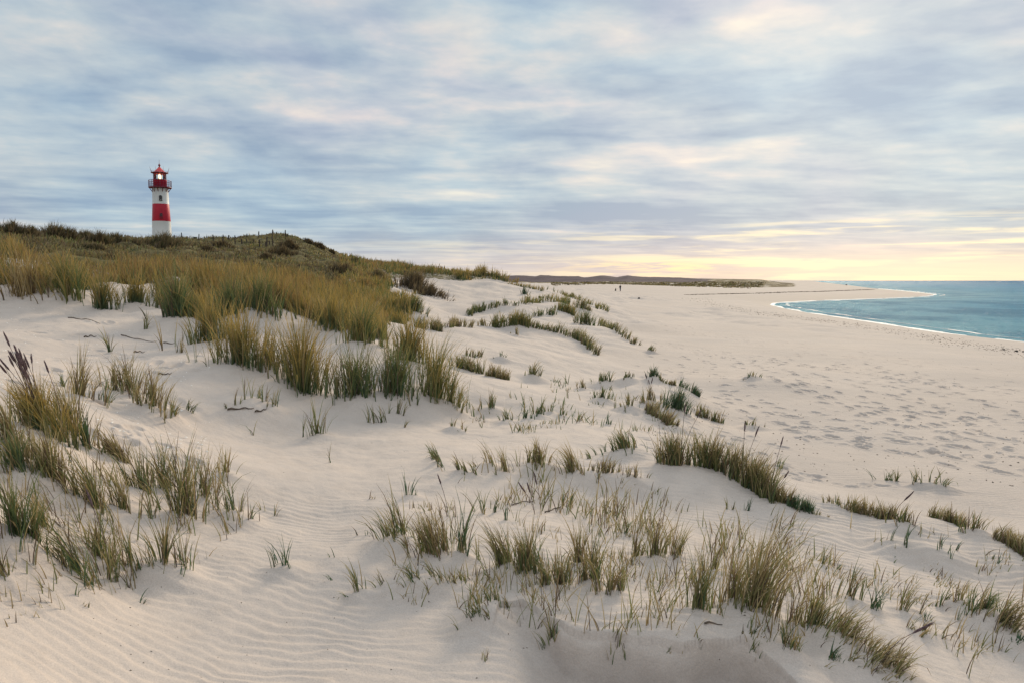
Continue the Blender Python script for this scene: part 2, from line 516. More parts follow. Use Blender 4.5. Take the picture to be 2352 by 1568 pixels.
def build_survey():
    pts = []
    for u, v, k, val in SURVEY:
        th, sl = ray(u, v)
        r = (val - CAMZ) / sl if k == Z else val
        pts.append((float(th), math.log(float(r)), CAMZ + float(r) * float(sl)))
    for a in range(-180, 180, 24):
        pts.append(ground_ring(a, 0.6, 2.72))
        pts.append(ground_ring(a, 1.8, 2.66 if abs(a) > 40 else 2.5))
        if abs(a) > 66:
            left = a < 0
            for r, zl, zr in ((5, 2.9, 2.1), (12, 3.4, 1.9), (30, 4.6, 1.6), (80, 6.5, 1.4), (200, 5, 1.0)):
                pts.append(ground_ring(a, r, zl if left else zr))
    for a in (-60, -45, -30, -20, -10, 0):
        for r, z in ((260, 5.0 if a < -15 else 3.0), (500, 3.0)):
            pts.append(ground_ring(a, r, z))
    P = np.array(pts)
    x, y = np.exp(P[:, 1]) * np.sin(P[:, 0]), np.exp(P[:, 1]) * np.cos(P[:, 0])
    val = P[:, 2] - z_beach(x, y)
    # open beach: nothing above the profile
    zero = []
    for u, v in [(1560, 840), (1650, 860), (1650, 900), (1680, 960), (1750, 1000), (1800, 1060), (1900, 1110), (2000, 1080), (2150, 1090), (2250, 1150), (2350, 1190),
                 (1450, 760), (1500, 780), (1600, 800), (1800, 850), (1900, 950), (2100, 1000), (2300, 1050), (2000, 880), (2200, 900), (2340, 950), (2340, 860), (2120, 820),
                 (1420, 715), (1460, 735), (1500, 700), (1600, 740), (1700, 780), (1340, 672), (1400, 680), (1500, 675), (1600, 685), (1700, 700), (1350, 664), (1450, 664), (1550, 664), (1650, 670), (1800, 672), (1300, 659), (1400, 657), (1500, 656), (1700, 658),
                 (1900, 668), (2600, 1000), (2600, 1200), (2800, 900), (1250, 656)]:
        th, sl = ray(u, v)
        r = 30.0
        for _ in range(40):
            zb = z_beach(np.array([r * math.sin(th)]), np.array([r * math.cos(th)]))[0]
            r = 0.5 * r + 0.5 * min((zb - CAMZ) / float(sl), 3000)
        zero.append((float(th), math.log(r)))
    for a in np.arange(-90, 120, 15):
        for r in (900, 2500, 8000):
            zero.append((math.radians(a), math.log(r)))
    for a in (45, 55, 70, 90, 110):
        for r in (45, 90, 200, 500):
            zero.append((math.radians(a), math.log(r)))
    Pz = np.array(zero)
    X = np.vstack([P[:, :2], Pz])
    V = np.concatenate([val, np.zeros(len(Pz))])
    return X, V


def kern(d2):
    return np.sqrt(d2 + 0.035 ** 2)


_X, _V = build_survey()
_d2 = ((_X[:, None, :] - _X[None, :, :]) ** 2).sum(-1)
_A = kern(_d2) - np.eye(len(_X)) * 0.004
_n = len(_X)
_W = np.linalg.solve(np.block([[_A, np.ones((_n, 1))], [np.ones((1, _n)), np.zeros((1, 1))]]), np.append(_V, 0.0))


def rbf(th, lr):
    out = np.empty(th.shape)
    f, g, o = th.ravel(), lr.ravel(), out.ravel()
    for i in range(0, len(f), 40000):
        d2 = (f[i:i + 40000, None] - _X[None, :, 0]) ** 2 + (g[i:i + 40000, None] - _X[None, :, 1]) ** 2
        o[i:i + 40000] = kern(d2) @ _W[:-1] + _W[-1]
    return o.reshape(out.shape)


# polar ground grid round the camera's foot: fine ahead and near, coarse behind and far
TH = np.concatenate([np.linspace(-math.pi, -1.1, 50, endpoint=False), np.linspace(-1.1, -0.66, 60, endpoint=False), np.linspace(-0.66, 0.66, 980, endpoint=False),
                     np.linspace(0.66, 1.1, 60, endpoint=False), np.linspace(1.1, math.pi, 51)])
LR = np.concatenate([np.linspace(math.log(0.25), math.log(3.2), 50, endpoint=False), np.linspace(math.log(3.2), math.log(30), 960, endpoint=False),
                     np.linspace(math.log(30), math.log(300), 380, endpoint=False), np.linspace(math.log(300), math.log(16000), 90)])
_cth = np.concatenate([np.linspace(-math.pi, -0.8, 60, endpoint=False), np.linspace(-0.8, 0.8, 330, endpoint=False), np.linspace(0.8, math.pi, 60)])
_clr = np.linspace(math.log(0.25), math.log(16000), 460)
_cz = rbf(*np.meshgrid(_cth, _clr, indexing='ij'))


def bilin(gx, gy, G, x, y):
    i = np.clip(np.searchsorted(gx, x) - 1, 0, len(gx) - 2)
    j = np.clip(np.searchsorted(gy, y) - 1, 0, len(gy) - 2)
    fx = np.clip((x - gx[i]) / (gx[i + 1] - gx[i]), 0, 1)
    fy = np.clip((y - gy[j]) / (gy[j + 1] - gy[j]), 0, 1)
    return (G[i, j] * (1 - fx) + G[i + 1, j] * fx) * (1 - fy) + (G[i, j + 1] * (1 - fx) + G[i + 1, j + 1] * fx) * fy


_T, _L = np.meshgrid(TH, LR, indexing='ij')
_RR = np.exp(_L)
GX, GY = _RR * np.sin(_T), _RR * np.cos(_T)
_CT, _CL = np.meshgrid(_cth, _clr, indexing='ij')
SD = bilin(_cth, _clr, shore_dist(np.exp(_CL) * np.sin(_CT), np.exp(_CL) * np.cos(_CT)), _T, _L)
dune = bilin(_cth, _clr, _cz, _T, _L)
_near = (_RR > 28) & (GX > 5)
GZ = z_beach(GX, GY, SD) + dune * np.where(_near, smoothstep(SD, 2, 22), smoothstep(SD, -6, 2))
on_dune = smoothstep(np.abs(dune), 0.06, 0.4)
# gentle unevenness of blown sand
on_dune = on_dune * np.where(_near, smoothstep(SD, 4, 20), 1.0)
GZ += on_dune * (0.075 * fbm(GX * 0.50, GY * 0.50, 3) + 0.05 * (0.25 - np.abs(perlin(GX * 0.32 + 7, GY * 0.45))) + 0.020 * fbm(GX * 2.3, GY * 2.3, 3)) * smoothstep(_RR, 2, 7)
GZ += on_dune * smoothstep(_RR, 11, 20) * 0.30 * (fbm(GX * 0.25 + 31, GY * 0.27, 3) * 0.8 + 0.2 - 0.7 * np.abs(perlin(GX * 0.21 + 5, GY * 0.24)))
GZ += on_dune * smoothstep(_RR, 22, 45) * 0.42 * fbm(GX * 0.16, GY * 0.16, 4)
_hm = smoothstep(_RR, 36, 52) * (1 - smoothstep(_RR, 120, 150)) * smoothstep(_T, float(ray(840, 600)[0]), float(ray(740, 600)[0]))
GZ += _hm * (0.75 * np.abs(perlin(GX * 0.28, GY * 0.20)) + 0.35 * np.abs(perlin(GX * 0.7 + 3, GY * 0.5)))
GZ += (1 - on_dune) * smoothstep(SD, 3, 10) * 0.03 * fbm(GX * 0.35, GY * 0.35, 4)
GZ = np.where(SD > 0.2, np.maximum(GZ, 0.02 + 0.03 * np.minimum(SD, 6)), GZ)
GU, GV = project(GX, GY, GZ)
_gm = smoothstep(_RR, 16, 20) * (1 - smoothstep(_RR, 38, 46)) * smoothstep(_T, float(ray(900, 600)[0]), float(ray(840, 600)[0]))
GZ += _gm * smoothstep(dune, 1.9, 2.3) * 0.22 * np.abs(perlin(GX * 0.45 + 2, GY * 0.38)) * 1.6
# wind ripples on the open sand
warp = fbm(GX * 0.5 + 3, GY * 0.5, 3)
ph = (GY * 0.97 + GX * 0.20 + 0.24 * warp + 0.075 * fbm(GX * 2.6, GY * 2.6, 2)) / 0.092
saw = ph - np.floor(ph)
rip = np.where(saw < 0.68, saw / 0.68, (1 - saw) / 0.32)
rip = rip * rip * (3 - 2 * rip)
rmask = smoothstep(_RR, 3.3, 3.8) * (1 - smoothstep(_RR, 13, 19)) * smoothstep(fbm(GX * 0.33 + 9, GY * 0.33 + 2, 3), -0.42, 0.12)
rmask *= np.where((GU > 420) & (GU < 1100) & (GV > 880) & (GV < 1080), 0.35, 1.0) * (1 + 1.1 * smoothstep(GU, 1500, 1750) * smoothstep(GV, 1080, 1160))
GZ += 0.0062 * rmask * (0.55 + 0.9 * np.clip(perlin(GX * 1.3, GY * 1.9) + 0.35, 0, 1)) * (rip - 0.5)
# a low slip face where the near mound has been cut away
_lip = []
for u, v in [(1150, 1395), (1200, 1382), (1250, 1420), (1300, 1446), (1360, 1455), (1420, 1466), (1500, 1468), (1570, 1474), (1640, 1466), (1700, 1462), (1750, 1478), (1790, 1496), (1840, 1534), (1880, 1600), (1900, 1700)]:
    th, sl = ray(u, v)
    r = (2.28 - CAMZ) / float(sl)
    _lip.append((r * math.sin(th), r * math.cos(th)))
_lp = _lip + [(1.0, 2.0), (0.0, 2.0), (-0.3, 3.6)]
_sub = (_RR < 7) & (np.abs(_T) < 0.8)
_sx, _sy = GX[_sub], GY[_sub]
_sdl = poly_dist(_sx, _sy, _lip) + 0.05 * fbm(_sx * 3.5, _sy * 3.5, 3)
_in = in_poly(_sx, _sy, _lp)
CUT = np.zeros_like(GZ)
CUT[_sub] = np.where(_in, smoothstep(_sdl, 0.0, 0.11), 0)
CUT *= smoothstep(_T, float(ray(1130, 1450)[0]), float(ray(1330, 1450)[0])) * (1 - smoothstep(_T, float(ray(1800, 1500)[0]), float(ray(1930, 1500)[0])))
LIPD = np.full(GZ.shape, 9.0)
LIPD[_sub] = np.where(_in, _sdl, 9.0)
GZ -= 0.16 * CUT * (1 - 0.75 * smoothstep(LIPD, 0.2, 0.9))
GZ[_sub] += np.where(_in, 0, 0.035 * np.exp(-(_sdl / 0.18) ** 2))
# trampled beach: footprints
frng = np.random.default_rng(21)


def stamp(x, y, ang, ln, wd, dep):
    r, th = math.hypot(x, y), math.atan2(x, y)
    i0, i1 = np.searchsorted(TH, [th - 0.45 / r, th + 0.45 / r])
    j0, j1 = np.searchsorted(LR, [math.log(max(r - 0.45, 0.3)), math.log(r + 0.45)])
    if i1 <= i0 or j1 <= j0:
        return
    sx, sy = GX[i0:i1, j0:j1] - x, GY[i0:i1, j0:j1] - y
    a, b = sx * math.cos(ang) + sy * math.sin(ang), -sx * math.sin(ang) + sy * math.cos(ang)
    q = (a / ln) ** 2 + (b / wd) ** 2
    GZ[i0:i1, j0:j1] += -dep * np.exp(-q * q) + 0.35 * dep * np.exp(-((np.sqrt(q) - 1.45) / 0.35) ** 2)


def trail(u0, v0, u1, v1, n_lines=1, jit=0.6):
    p = []
    for u, v in ((u0, v0), (u1, v1)):
        th, sl = ray(u, v)
        r = (1.5 - CAMZ) / sl
        p.append((r * math.sin(th), r * math.cos(th)))
    (x0, y0), (x1, y1) = p
    L = math.hypot(x1 - x0, y1 - y0)
    ang = math.atan2(y1 - y0, x1 - x0)
    for _ in range(n_lines):
        ox, oy = frng.normal(0, jit), frng.normal(0, jit)
        t, side = 0.0, 1
        while t < L:
            nx, ny = -math.sin(ang) * side * 0.12, math.cos(ang) * side * 0.12
            wv = 0.3 * math.sin(t * 0.5 + ox * 5)
            if frng.random() < 0.85:
                stamp(x0 + ox + (t) * math.cos(ang) + nx - math.sin(ang) * wv, y0 + oy + t * math.sin(ang) + ny + math.cos(ang) * wv, ang + frng.normal(0, 0.25), 0.11 + frng.random() * 0.04, 0.05 + frng.random() * 0.025, 0.03 + frng.random() * 0.045)
            side = -side
            t += 0.55 + frng.random() * 0.3


for args in [(1700, 880, 2352, 1060, 2), (1900, 900, 2352, 1010, 3), (1750, 930, 2400, 1090, 1), (1600, 820, 2352, 960, 3), (1800, 1010, 2352, 1080, 1), (1500, 790, 2352, 900, 4), (1620, 900, 2800, 1120, 2), (1850, 1000, 2700, 1180, 1), (1450, 740, 2200, 840, 3), (2000, 830, 2300, 1000, 2), (1640, 880, 1950, 800, 2)]:
    trail(*args, jit=0.9)
for _ in range(1100):
    u, v = frng.uniform(1450, 3000), frng.uniform(740, 1130)
    th, sl = ray(u, v)
    r = (1.5 - CAMZ) / float(sl)
    x, y = r * math.sin(th), r * math.cos(th)
    if r < 60 and perlin(np.array([x * 0.25]), np.array([y * 0.25]))[0] > -0.12:
        stamp(x, y, frng.uniform(0, 3.14), 0.05 + frng.random() * 0.08, 0.04 + frng.random() * 0.04, 0.01 + frng.random() * 0.03)
for _ in range(120):      # trodden sand on the left slope
    u, v = frng.uniform(0, 460), frng.uniform(745, 935)
    th, sl = ray(u, v)
    r = (3.2 - CAMZ) / float(sl)
    if 7 < r < 26:
        stamp(r * math.sin(th), r * math.cos(th), frng.uniform(0, 3.14), 0.12, 0.07, 0.012 + frng.random() * 0.03)


def zfun(x, y):
    x, y = np.asarray(x, float), np.asarray(y, float)
    return bilin(TH, LR, GZ, np.arctan2(x, y), np.log(np.maximum(np.hypot(x, y), 0.26)))


_mlr = np.linspace(math.log(2.5), math.log(900), 1500)


def hit(u, v, rmax=900.0):
    """where the sight line through a picture point first meets the ground; on a miss, the skyline of that column"""
    th, sl = ray(u, v)
    th, sl = float(th), float(sl)
    r = np.exp(_mlr)
    zz = bilin(TH, LR, GZ, np.full(r.shape, th), _mlr)
    k = np.nonzero((zz >= CAMZ + r * sl) & (r < rmax))[0]
    if len(k):
        rr = r[k[0]]
    else:
        e = np.where(r < min(rmax, 160), (zz - CAMZ) / r, -9)
        rr = r[int(np.argmax(e))]
    x, y = rr * math.sin(th), rr * math.cos(th)
    return np.array([x, y, float(zfun(x, y))])


def mound(x, y, w, hgt):
    """sand caught by a clump of grass"""
    r, th = math.hypot(x, y), math.atan2(x, y)
    e = w * 2.6
    i0, i1 = np.searchsorted(TH, [th - e / r, th + e / r])
    j0, j1 = np.searchsorted(LR, [math.log(max(r - e, 0.3)), math.log(r + e)])
    if i1 - i0 < 2 or j1 - j0 < 2:
        return
    sx, sy = GX[i0:i1, j0:j1] - x, GY[i0:i1, j0:j1] - y
    q = (sx * sx + sy * sy) / (w * w)
    lee = np.exp(-(((sx - w * 0.9) / (w * 1.3)) ** 2 + ((sy + w * 0.3) / (w * 0.6)) ** 2))
    GZ[i0:i1, j0:j1] += hgt * (np.exp(-q * 1.3) + 0.35 * lee - 0.25 * np.exp(-((np.sqrt(q) - 1.5) / 0.5) ** 2))


# which ground is overgrown (soil and thatch instead of bare sand)
POLY_GOLD = [(-1500, 700), (0, 684), (90, 690), (168, 696), (190, 668), (330, 668), (362, 700), (385, 736), (470, 744), (560, 722), (640, 738), (720, 742), (780, 760), (850, 800), (905, 770), (890, 735),
             (868, 706), (845, 684), (800, 664), (770, 648), (760, 640), (600, 641), (400, 638), (200, 628), (100, 608), (0, 588), (-1500, 572)]
POLY_HILL = [(-1500, 640), (-200, 590), (0, 604), (100, 625), (200, 645), (400, 655), (600, 655), (770, 655), (830, 625), (760, 560), (650, 520), (372, 520), (0, 500), (-1500, 440)]
veg = np.zeros(GX.shape)
far = (_RR > 30) & (_RR < 175) & (_T < ray(812, 600)[0]) & (GX < 5)
veg[far] = 1.0
veg *= smoothstep(_T, float(ray(830, 600)[0]), float(ray(770, 600)[0]))
mid_ = in_poly(GU, GV, POLY_GOLD) & (_RR > 17) & (_RR <= 60)
_md = np.where(mid_, 0.62 * np.clip(poly_dist(GU, GV, POLY_GOLD + POLY_GOLD[:1]) / 26.0, 0, 1), 0)
veg = np.maximum(veg, _md)
_fr = in_poly(GU, GV, [(770, 665), (780, 590), (1190, 600), (1190, 652), (1120, 641), (1060, 646), (1000, 642), (930, 638), (890, 642), (872, 662)]) & (_RR > 46) & (_RR < 175)
veg[_fr] = np.maximum(veg[_fr], 0.55)
veg[(_RR > 92) & (_RR < 175) & (GX < 0) & (_T > -0.25)] = 0.9
wet_and_shade = np.clip(1 - SD / 5.0, 0, 1) ** 0.7 * (SD > -30)
wet_and_shade = np.maximum(wet_and_shade, 0.72 * CUT * (1 - 0.6 * smoothstep(LIPD, 0.15, 0.7)) * (0.9 + 0.5 * fbm(GX * 3, GY * 3, 3)))       # shade painted into the sand colour below the lip
wet_and_shade = np.maximum(wet_and_shade, 0.27 * (1 - on_dune) * smoothstep(_RR, 5, 9) * np.clip(0.9 + 0.8 * fbm(GX * 0.2, GY * 0.2, 3), 0, 1.6))
wet_and_shade = np.maximum(wet_and_shade, 0.75 * smoothstep(GX, 40, 50) * smoothstep(GY, 100, 140) * (1 - smoothstep(SD, 6, 24)))
_ni, _nj = GX.shape
_idx = np.arange(_ni * _nj).reshape(_ni, _nj)
_faces = np.stack([_idx[:-1, :-1], _idx[1:, :-1], _idx[1:, 1:], _idx[:-1, 1:]], -1).reshape(-1, 4)
ground = mesh_np('ground', np.stack([GX, GY, GZ], -1).reshape(-1, 3), _faces[:, ::-1], M_SAND, attrs={'wet_and_shade': ('FLOAT', wet_and_shade), 'veg': ('FLOAT', veg)})
tag(ground, 'pale rippled sand of the dunes and the wide beach', kind='structure')

# ------------------------------------------------------------------ sea


def sea_material():
    m, n, b = principled("sea_water", (0.05, 0.2, 0.28), 0.12, 0.5)
    b.inputs['IOR'].default_value = 1.33
    p = n.node('ShaderNodeNewGeometry').outputs['Position']
    sh = n.node('ShaderNodeAttribute', attribute_name='off').outputs['Fac']
    sp = n.node('ShaderNodeSeparateXYZ')
    n.put(sp.inputs[0], p)
    q = n.xyz(n.mul(sp.outputs[0], 0.45), n.mul(sp.outputs[1], 0.30), 0.0)
    chop = n.noise(q, 2.4, 6, 0.62, 0.6)
    swell = n.noise(n.xyz(n.mul(sp.outputs[0], 0.10), n.mul(sp.outputs[1], 0.05), 4.0), 1.0, 4, 0.55, 0.4)
    c = n.ramp(n.lin(sh, 0, 420), [(0.0, SEA[0]), (0.10, SEA[1]), (0.35, SEA[2]), (1.0, SEA[3])])
    c = n.mix(n.mul(n.ss(swell, 0.40, 0.66), 0.8), c, tuple(v * 0.72 for v in SEA[2]))
    c = n.mix(n.mul(n.ss(chop, 0.54, 0.68), 0.55), c, tuple(v * 0.5 for v in SEA[3]))  # shading of the wavelet faces painted in as darker colour
    bp = n.node('ShaderNodeBump')
    bp.inputs['Strength'].default_value = 1.0
    bp.inputs['Distance'].default_value = 1.0
    n.put(bp.inputs['Height'], n.add(n.mul(chop, 0.95), n.mul(swell, 1.2)))
    d = n.node('ShaderNodeBsdfDiffuse')
    n.put(d.inputs[0], c)
    n.put(d.inputs['Normal'], bp.outputs[0])
    g = n.node('ShaderNodeBsdfGlossy')
    g.inputs['Roughness'].default_value = 0.18
    n.put(g.inputs['Normal'], bp.outputs[0])
    lw = n.node('ShaderNodeLayerWeight')
    lw.inputs['Blend'].default_value = 0.35
    n.put(lw.inputs['Normal'], bp.outputs[0])
    ms = n.node('ShaderNodeMixShader')
    n.put(ms.inputs[0], n.lin(lw.outputs['Fresnel'], 0, 1, 0.01, 0.05))
    n.t.links.new(d.outputs[0], ms.inputs[1])
    n.t.links.new(g.outputs[0], ms.inputs[2])
    n.t.links.new(ms.outputs[0], n.t.nodes['Material Output'].inputs['Surface'])
    return m


SEA = [(0.17, 0.36, 0.42), (0.075, 0.275, 0.40), (0.050, 0.215, 0.355), (0.028, 0.135, 0.255)]
M_SEA = sea_material()
_st = np.linspace(R(8), R(120), 420)
_sl_ = np.linspace(math.log(25), math.log(45000), 420)
_ST, _SL = np.meshgrid(_st, _sl_, indexing='ij')
_SX, _SY = np.exp(_SL) * np.sin(_ST), np.exp(_SL) * np.cos(_ST)
_sdist = -shore_dist(_SX, _SY)
_wave = 0.07 * fbm(_SX * 0.12, _SY * 0.35, 3) * smoothstep(_sdist, 2, 20) * (np.exp(_SL) < 400)
_idx = np.arange(_SX.size).reshape(_SX.shape)
_sf = np.stack([_idx[:-1, :-1], _idx[1:, :-1], _idx[1:, 1:], _idx[:-1, 1:]], -1).reshape(-1, 4)
_keep = (_sdist > -60).ravel()[_sf].any(1)
sea = mesh_np('sea', np.stack([_SX, _SY, _wave], -1).reshape(-1, 3), _sf[_keep][:, ::-1], M_SEA, attrs={'off': ('FLOAT', np.clip(_sdist, 0, 3000))})
tag(sea, 'choppy blue green sea beyond the beach and round the sandspit', kind='structure')

# surf: a low ragged ridge of white foam where the water meets the sand
M_FOAM = worn("foam", (0.62, 0.64, 0.63), 0.7, 0.3, 0.08, 3.0)
_line = np.array(SHORE[3:-3])
_line = np.array([p for p in _line if p[1] < 420])
_seg = np.diff(_line, axis=0)
_s = np.concatenate([[0], np.cumsum(np.hypot(_seg[:, 0], _seg[:, 1]))])
_dist = np.hypot(_line[:, 0], _line[:, 1])


def surf(offset, w0, seed, lo=-0.2):
    tt, s = [], 0.0
    while s < _s[-1]:
        tt.append(s)
        s += max(0.35, 0.006 * np.interp(s, _s, _dist))
    tt = np.array(tt)
    x, y, dd = np.interp(tt, _s, _line[:, 0]), np.interp(tt, _s, _line[:, 1]), np.interp(tt, _s, _dist)
    gx, gy = np.gradient(x), np.gradient(y)
    gl = np.hypot(gx, gy)
    nx, ny = -gy / gl, gx / gl           # seaward or landward, tested below
    k = len(tt) // 2
    if shore_dist(np.array([x[k] + nx[k]]), np.array([y[k] + ny[k]]))[0] > 0:
        nx, ny = -nx, -ny
    nz = perlin(tt * 0.13 + seed, tt * 0 + seed)
    wob = 0.45 * nz + 0.25 * perlin(tt * 0.6 + seed, tt * 0 + 2.2)
    wid = w0 * (0.65 + 0.8 * np.clip(perlin(tt * 0.22 + 5 + seed, tt * 0 + 1.1) + 0.4, 0, 1.2)) * (1 + dd / 260)
    wid = np.where(nz < lo, wid * 0.25, wid)
    rows = []
    for q, zz in ((-0.5, 0.0), (-0.3, 0.09), (0.0, 0.12), (0.3, 0.08), (0.5, -0.02)):
        o = offset + wob + q * wid
        rows.append(np.stack([x + nx * o, y + ny * o, zz * np.clip(wid, 0.2, 1.4) + 0.02 + 0 * x], -1))
    V = np.stack(rows, 1)
    ii = np.arange(V.shape[0] * 5).reshape(-1, 5)
    return V.reshape(-1, 3), np.stack([ii[:-1, :-1], ii[1:, :-1], ii[1:, 1:], ii[:-1, 1:]], -1).reshape(-1, 4)


_v1, _f1 = surf(0.1, 0.45, 3.0)
_v2, _f2 = surf(2.6, 0.22, 8.0, 0.08)
foam = mesh_np('surf_foam', np.vstack([_v1, _v2]), np.vstack([_f1, _f2 + len(_v1)]), M_FOAM)
tag(foam, 'thin white line of surf breaking along the waterline', kind='stuff')

# ------------------------------------------------------------------ distant heath hills beyond the beach
SKYLINE = [(500, 634), (800, 634), (1000, 633), (1100, 634), (1145, 633), (1195, 631.7), (1229, 634.8), (1242, 632), (1276, 634.2), (1329, 633.9), (1342, 637), (1382, 633.2), (1417, 637.3), (1442, 632.3), (1479, 635.7), (1542, 636.7), (1604, 639.5), (1680, 640.8), (1746, 642.2), (1800, 646.5), (1850, 650)]
_hu = np.linspace(500, 1850, 420)
_hth = ray(_hu, np.full(420, 640.0))[0]
_hsk = np.interp(_hu, [p[0] for p in SKYLINE], [p[1] for p in SKYLINE])
_hr = np.concatenate([np.linspace(440, 720, 60, endpoint=False), np.linspace(720, 1300, 50)])
_HT, _HR = np.meshgrid(_hth, _hr, indexing='ij')
_HX, _HY = _HR * np.sin(_HT), _HR * np.cos(_HT)
_top = (CAMZ + (HOR - _hsk) * 900 / F_PX)[:, None]
_fade = smoothstep(-_hu, -1850, -1740)[:, None]
_foot = np.interp(_hu, [500, 1260, 1417, 1600, 1700, 1850], [450, 470, 560, 520, 480, 470])[:, None]
_front = smoothstep(_HR, _foot, _foot + 60) * (2.0 + 2.0 * np.clip(fbm(_HX * 0.03, _HY * 0.03, 4), -0.6, 0.8)) * _fade
_main = np.clip(_top - 1.3, 0.4, 20) * smoothstep(_HR, 690, 900) * (0.92 + 0.25 * fbm(_HX * 0.012, _HY * 0.012, 4) * (1 - np.exp(-((_HR - 900) / 60) ** 2)))
_main = _main * _fade
_HZ = 0.1 + 1.2 * _fade + np.maximum(_front * 0.75, _main) + 0.35 * fbm(_HX * 0.1, _HY * 0.1, 3) * smoothstep(_HR, _foot, _foot + 30) - 1.2 * (1 - smoothstep(_HR, _foot - 30, _foot + 10))
_HZ = np.where(_HR > 1200, _HZ - (_HR - 1200) * 0.08, _HZ)
_idx = np.arange(_HX.size).reshape(_HX.shape)
_hf = np.stack([_idx[:-1, :-1], _idx[1:, :-1], _idx[1:, 1:], _idx[:-1, 1:]], -1).reshape(-1, 4)


def hill_material():
    m, n, b = principled("heath", (0.08, 0.06, 0.06), 0.95, 0.05)
    p = n.node('ShaderNodeNewGeometry').outputs['Position']
    ft = n.node('ShaderNodeAttribute', attribute_name='front').outputs['Fac']
    a = n.noise(p, 0.035, 6, 0.65)
    s = n.noise(p, 0.09, 5, 0.65)
    heath = n.ramp(a, [(0.3, (0.052, 0.042, 0.055)), (0.5, (0.085, 0.065, 0.075)), (0.7, (0.13, 0.095, 0.10))])
    grass = n.ramp(s, [(0.35, (0.08, 0.062, 0.038)), (0.5, (0.15, 0.115, 0.06)), (0.57, (0.26, 0.21, 0.13)), (0.61, (0.50, 0.43, 0.36))])
    n.put(b.inputs['Base Color'], n.mix(n.ss(n.add(ft, n.mul(n.sub(s, 0.5), 0.8)), 0.35, 0.6), heath, grass))
    return m


_ftm = 1 - smoothstep(_HR, _foot + 90, _foot + 150)
_ftm = np.maximum(_ftm, smoothstep(_hu, 1560, 1660)[:, None] * np.ones_like(_HR) * 0.62)
hills = mesh_np('hills', np.stack([_HX, _HY, _HZ], -1).reshape(-1, 3), _hf[:, ::-1], hill_material(), attrs={'front': ('FLOAT', _ftm)})
tag(hills, 'low dark heath hills along the far end of the beach', kind='structure')

# ------------------------------------------------------------------ grass
GREEN, DEEP, OLIVE, STRAW, GOLD = (0.125, 0.155, 0.05), (0.055, 0.105, 0.05), (0.20, 0.185, 0.06), (0.38, 0.29, 0.135), (0.43, 0.285, 0.075)
BROWN, STEM, DUSK, BUSH, PALE = (0.18, 0.125, 0.062), (0.28, 0.205, 0.10), (0.10, 0.072, 0.06), (0.055, 0.050, 0.030), (0.50, 0.42, 0.27)
# kinds of blade in a clump: share, colour low on the blade, colour at its tip
PAL = {
    'mix': [(.34, GREEN, STRAW), (.16, STEM, STRAW), (.14, GREEN, OLIVE), (.18, DEEP, GREEN), (.18, DUSK, BROWN)],
    'green': [(.50, DEEP, GREEN), (.25, GREEN, OLIVE), (.15, STEM, STRAW), (.10, DUSK, BROWN)],
    'deep': [(.70, DEEP, DEEP), (.20, DEEP, GREEN), (.10, DUSK, BROWN)],
    'straw': [(.24, STEM, STRAW), (.30, GREEN, STRAW), (.14, GREEN, OLIVE), (.10, STEM, PALE), (.22, DUSK, BROWN)],
    'gold': [(.44, DEEP, GOLD), (.22, GREEN, GOLD), (.20, DEEP, OLIVE), (.14, BROWN, STRAW)],
    'olive': [(.45, GREEN, OLIVE), (.20, DEEP, GREEN), (.22, OLIVE, GOLD), (.13, STEM, STRAW)],
    'amber': [(.34, OLIVE, (0.33, 0.20, 0.07)), (.30, BROWN, (0.30, 0.185, 0.075)), (.20, STEM, GOLD), (.16, DEEP, OLIVE)],
    'hill': [(.26, (0.13, 0.095, 0.05), (0.22, 0.165, 0.08)), (.26, (0.15, 0.135, 0.05), (0.27, 0.22, 0.085)), (.22, BUSH, (0.115, 0.095, 0.05)), (.26, DUSK, BROWN), (.10, (0.13, 0.10, 0.05), STEM), (.06, BUSH, GREEN)],
    'dark': [(.55, BUSH, BROWN), (.30, DUSK, BUSH), (.15, BROWN, STEM)],
    'scrub': [(.40, BUSH, (0.13, 0.10, 0.055)), (.28, DUSK, BROWN), (.20, BUSH, (0.12, 0.125, 0.05)), (.12, BROWN, STEM)],
    'reed': [(.45, STEM, STRAW), (.30, BROWN, GOLD), (.25, DUSK, STEM)],
}


def pick_cols(pal, n):
    p = PAL[pal]
    w = np.array([e[0] for e in p])
    k = rng.choice(len(p), n, p=w / w.sum())
    a, b = np.array([e[1] for e in p])[k], np.array([e[2] for e in p])[k]
    j = rng.uniform(0.75, 1.25, (n, 1))
    return a * j, b * j


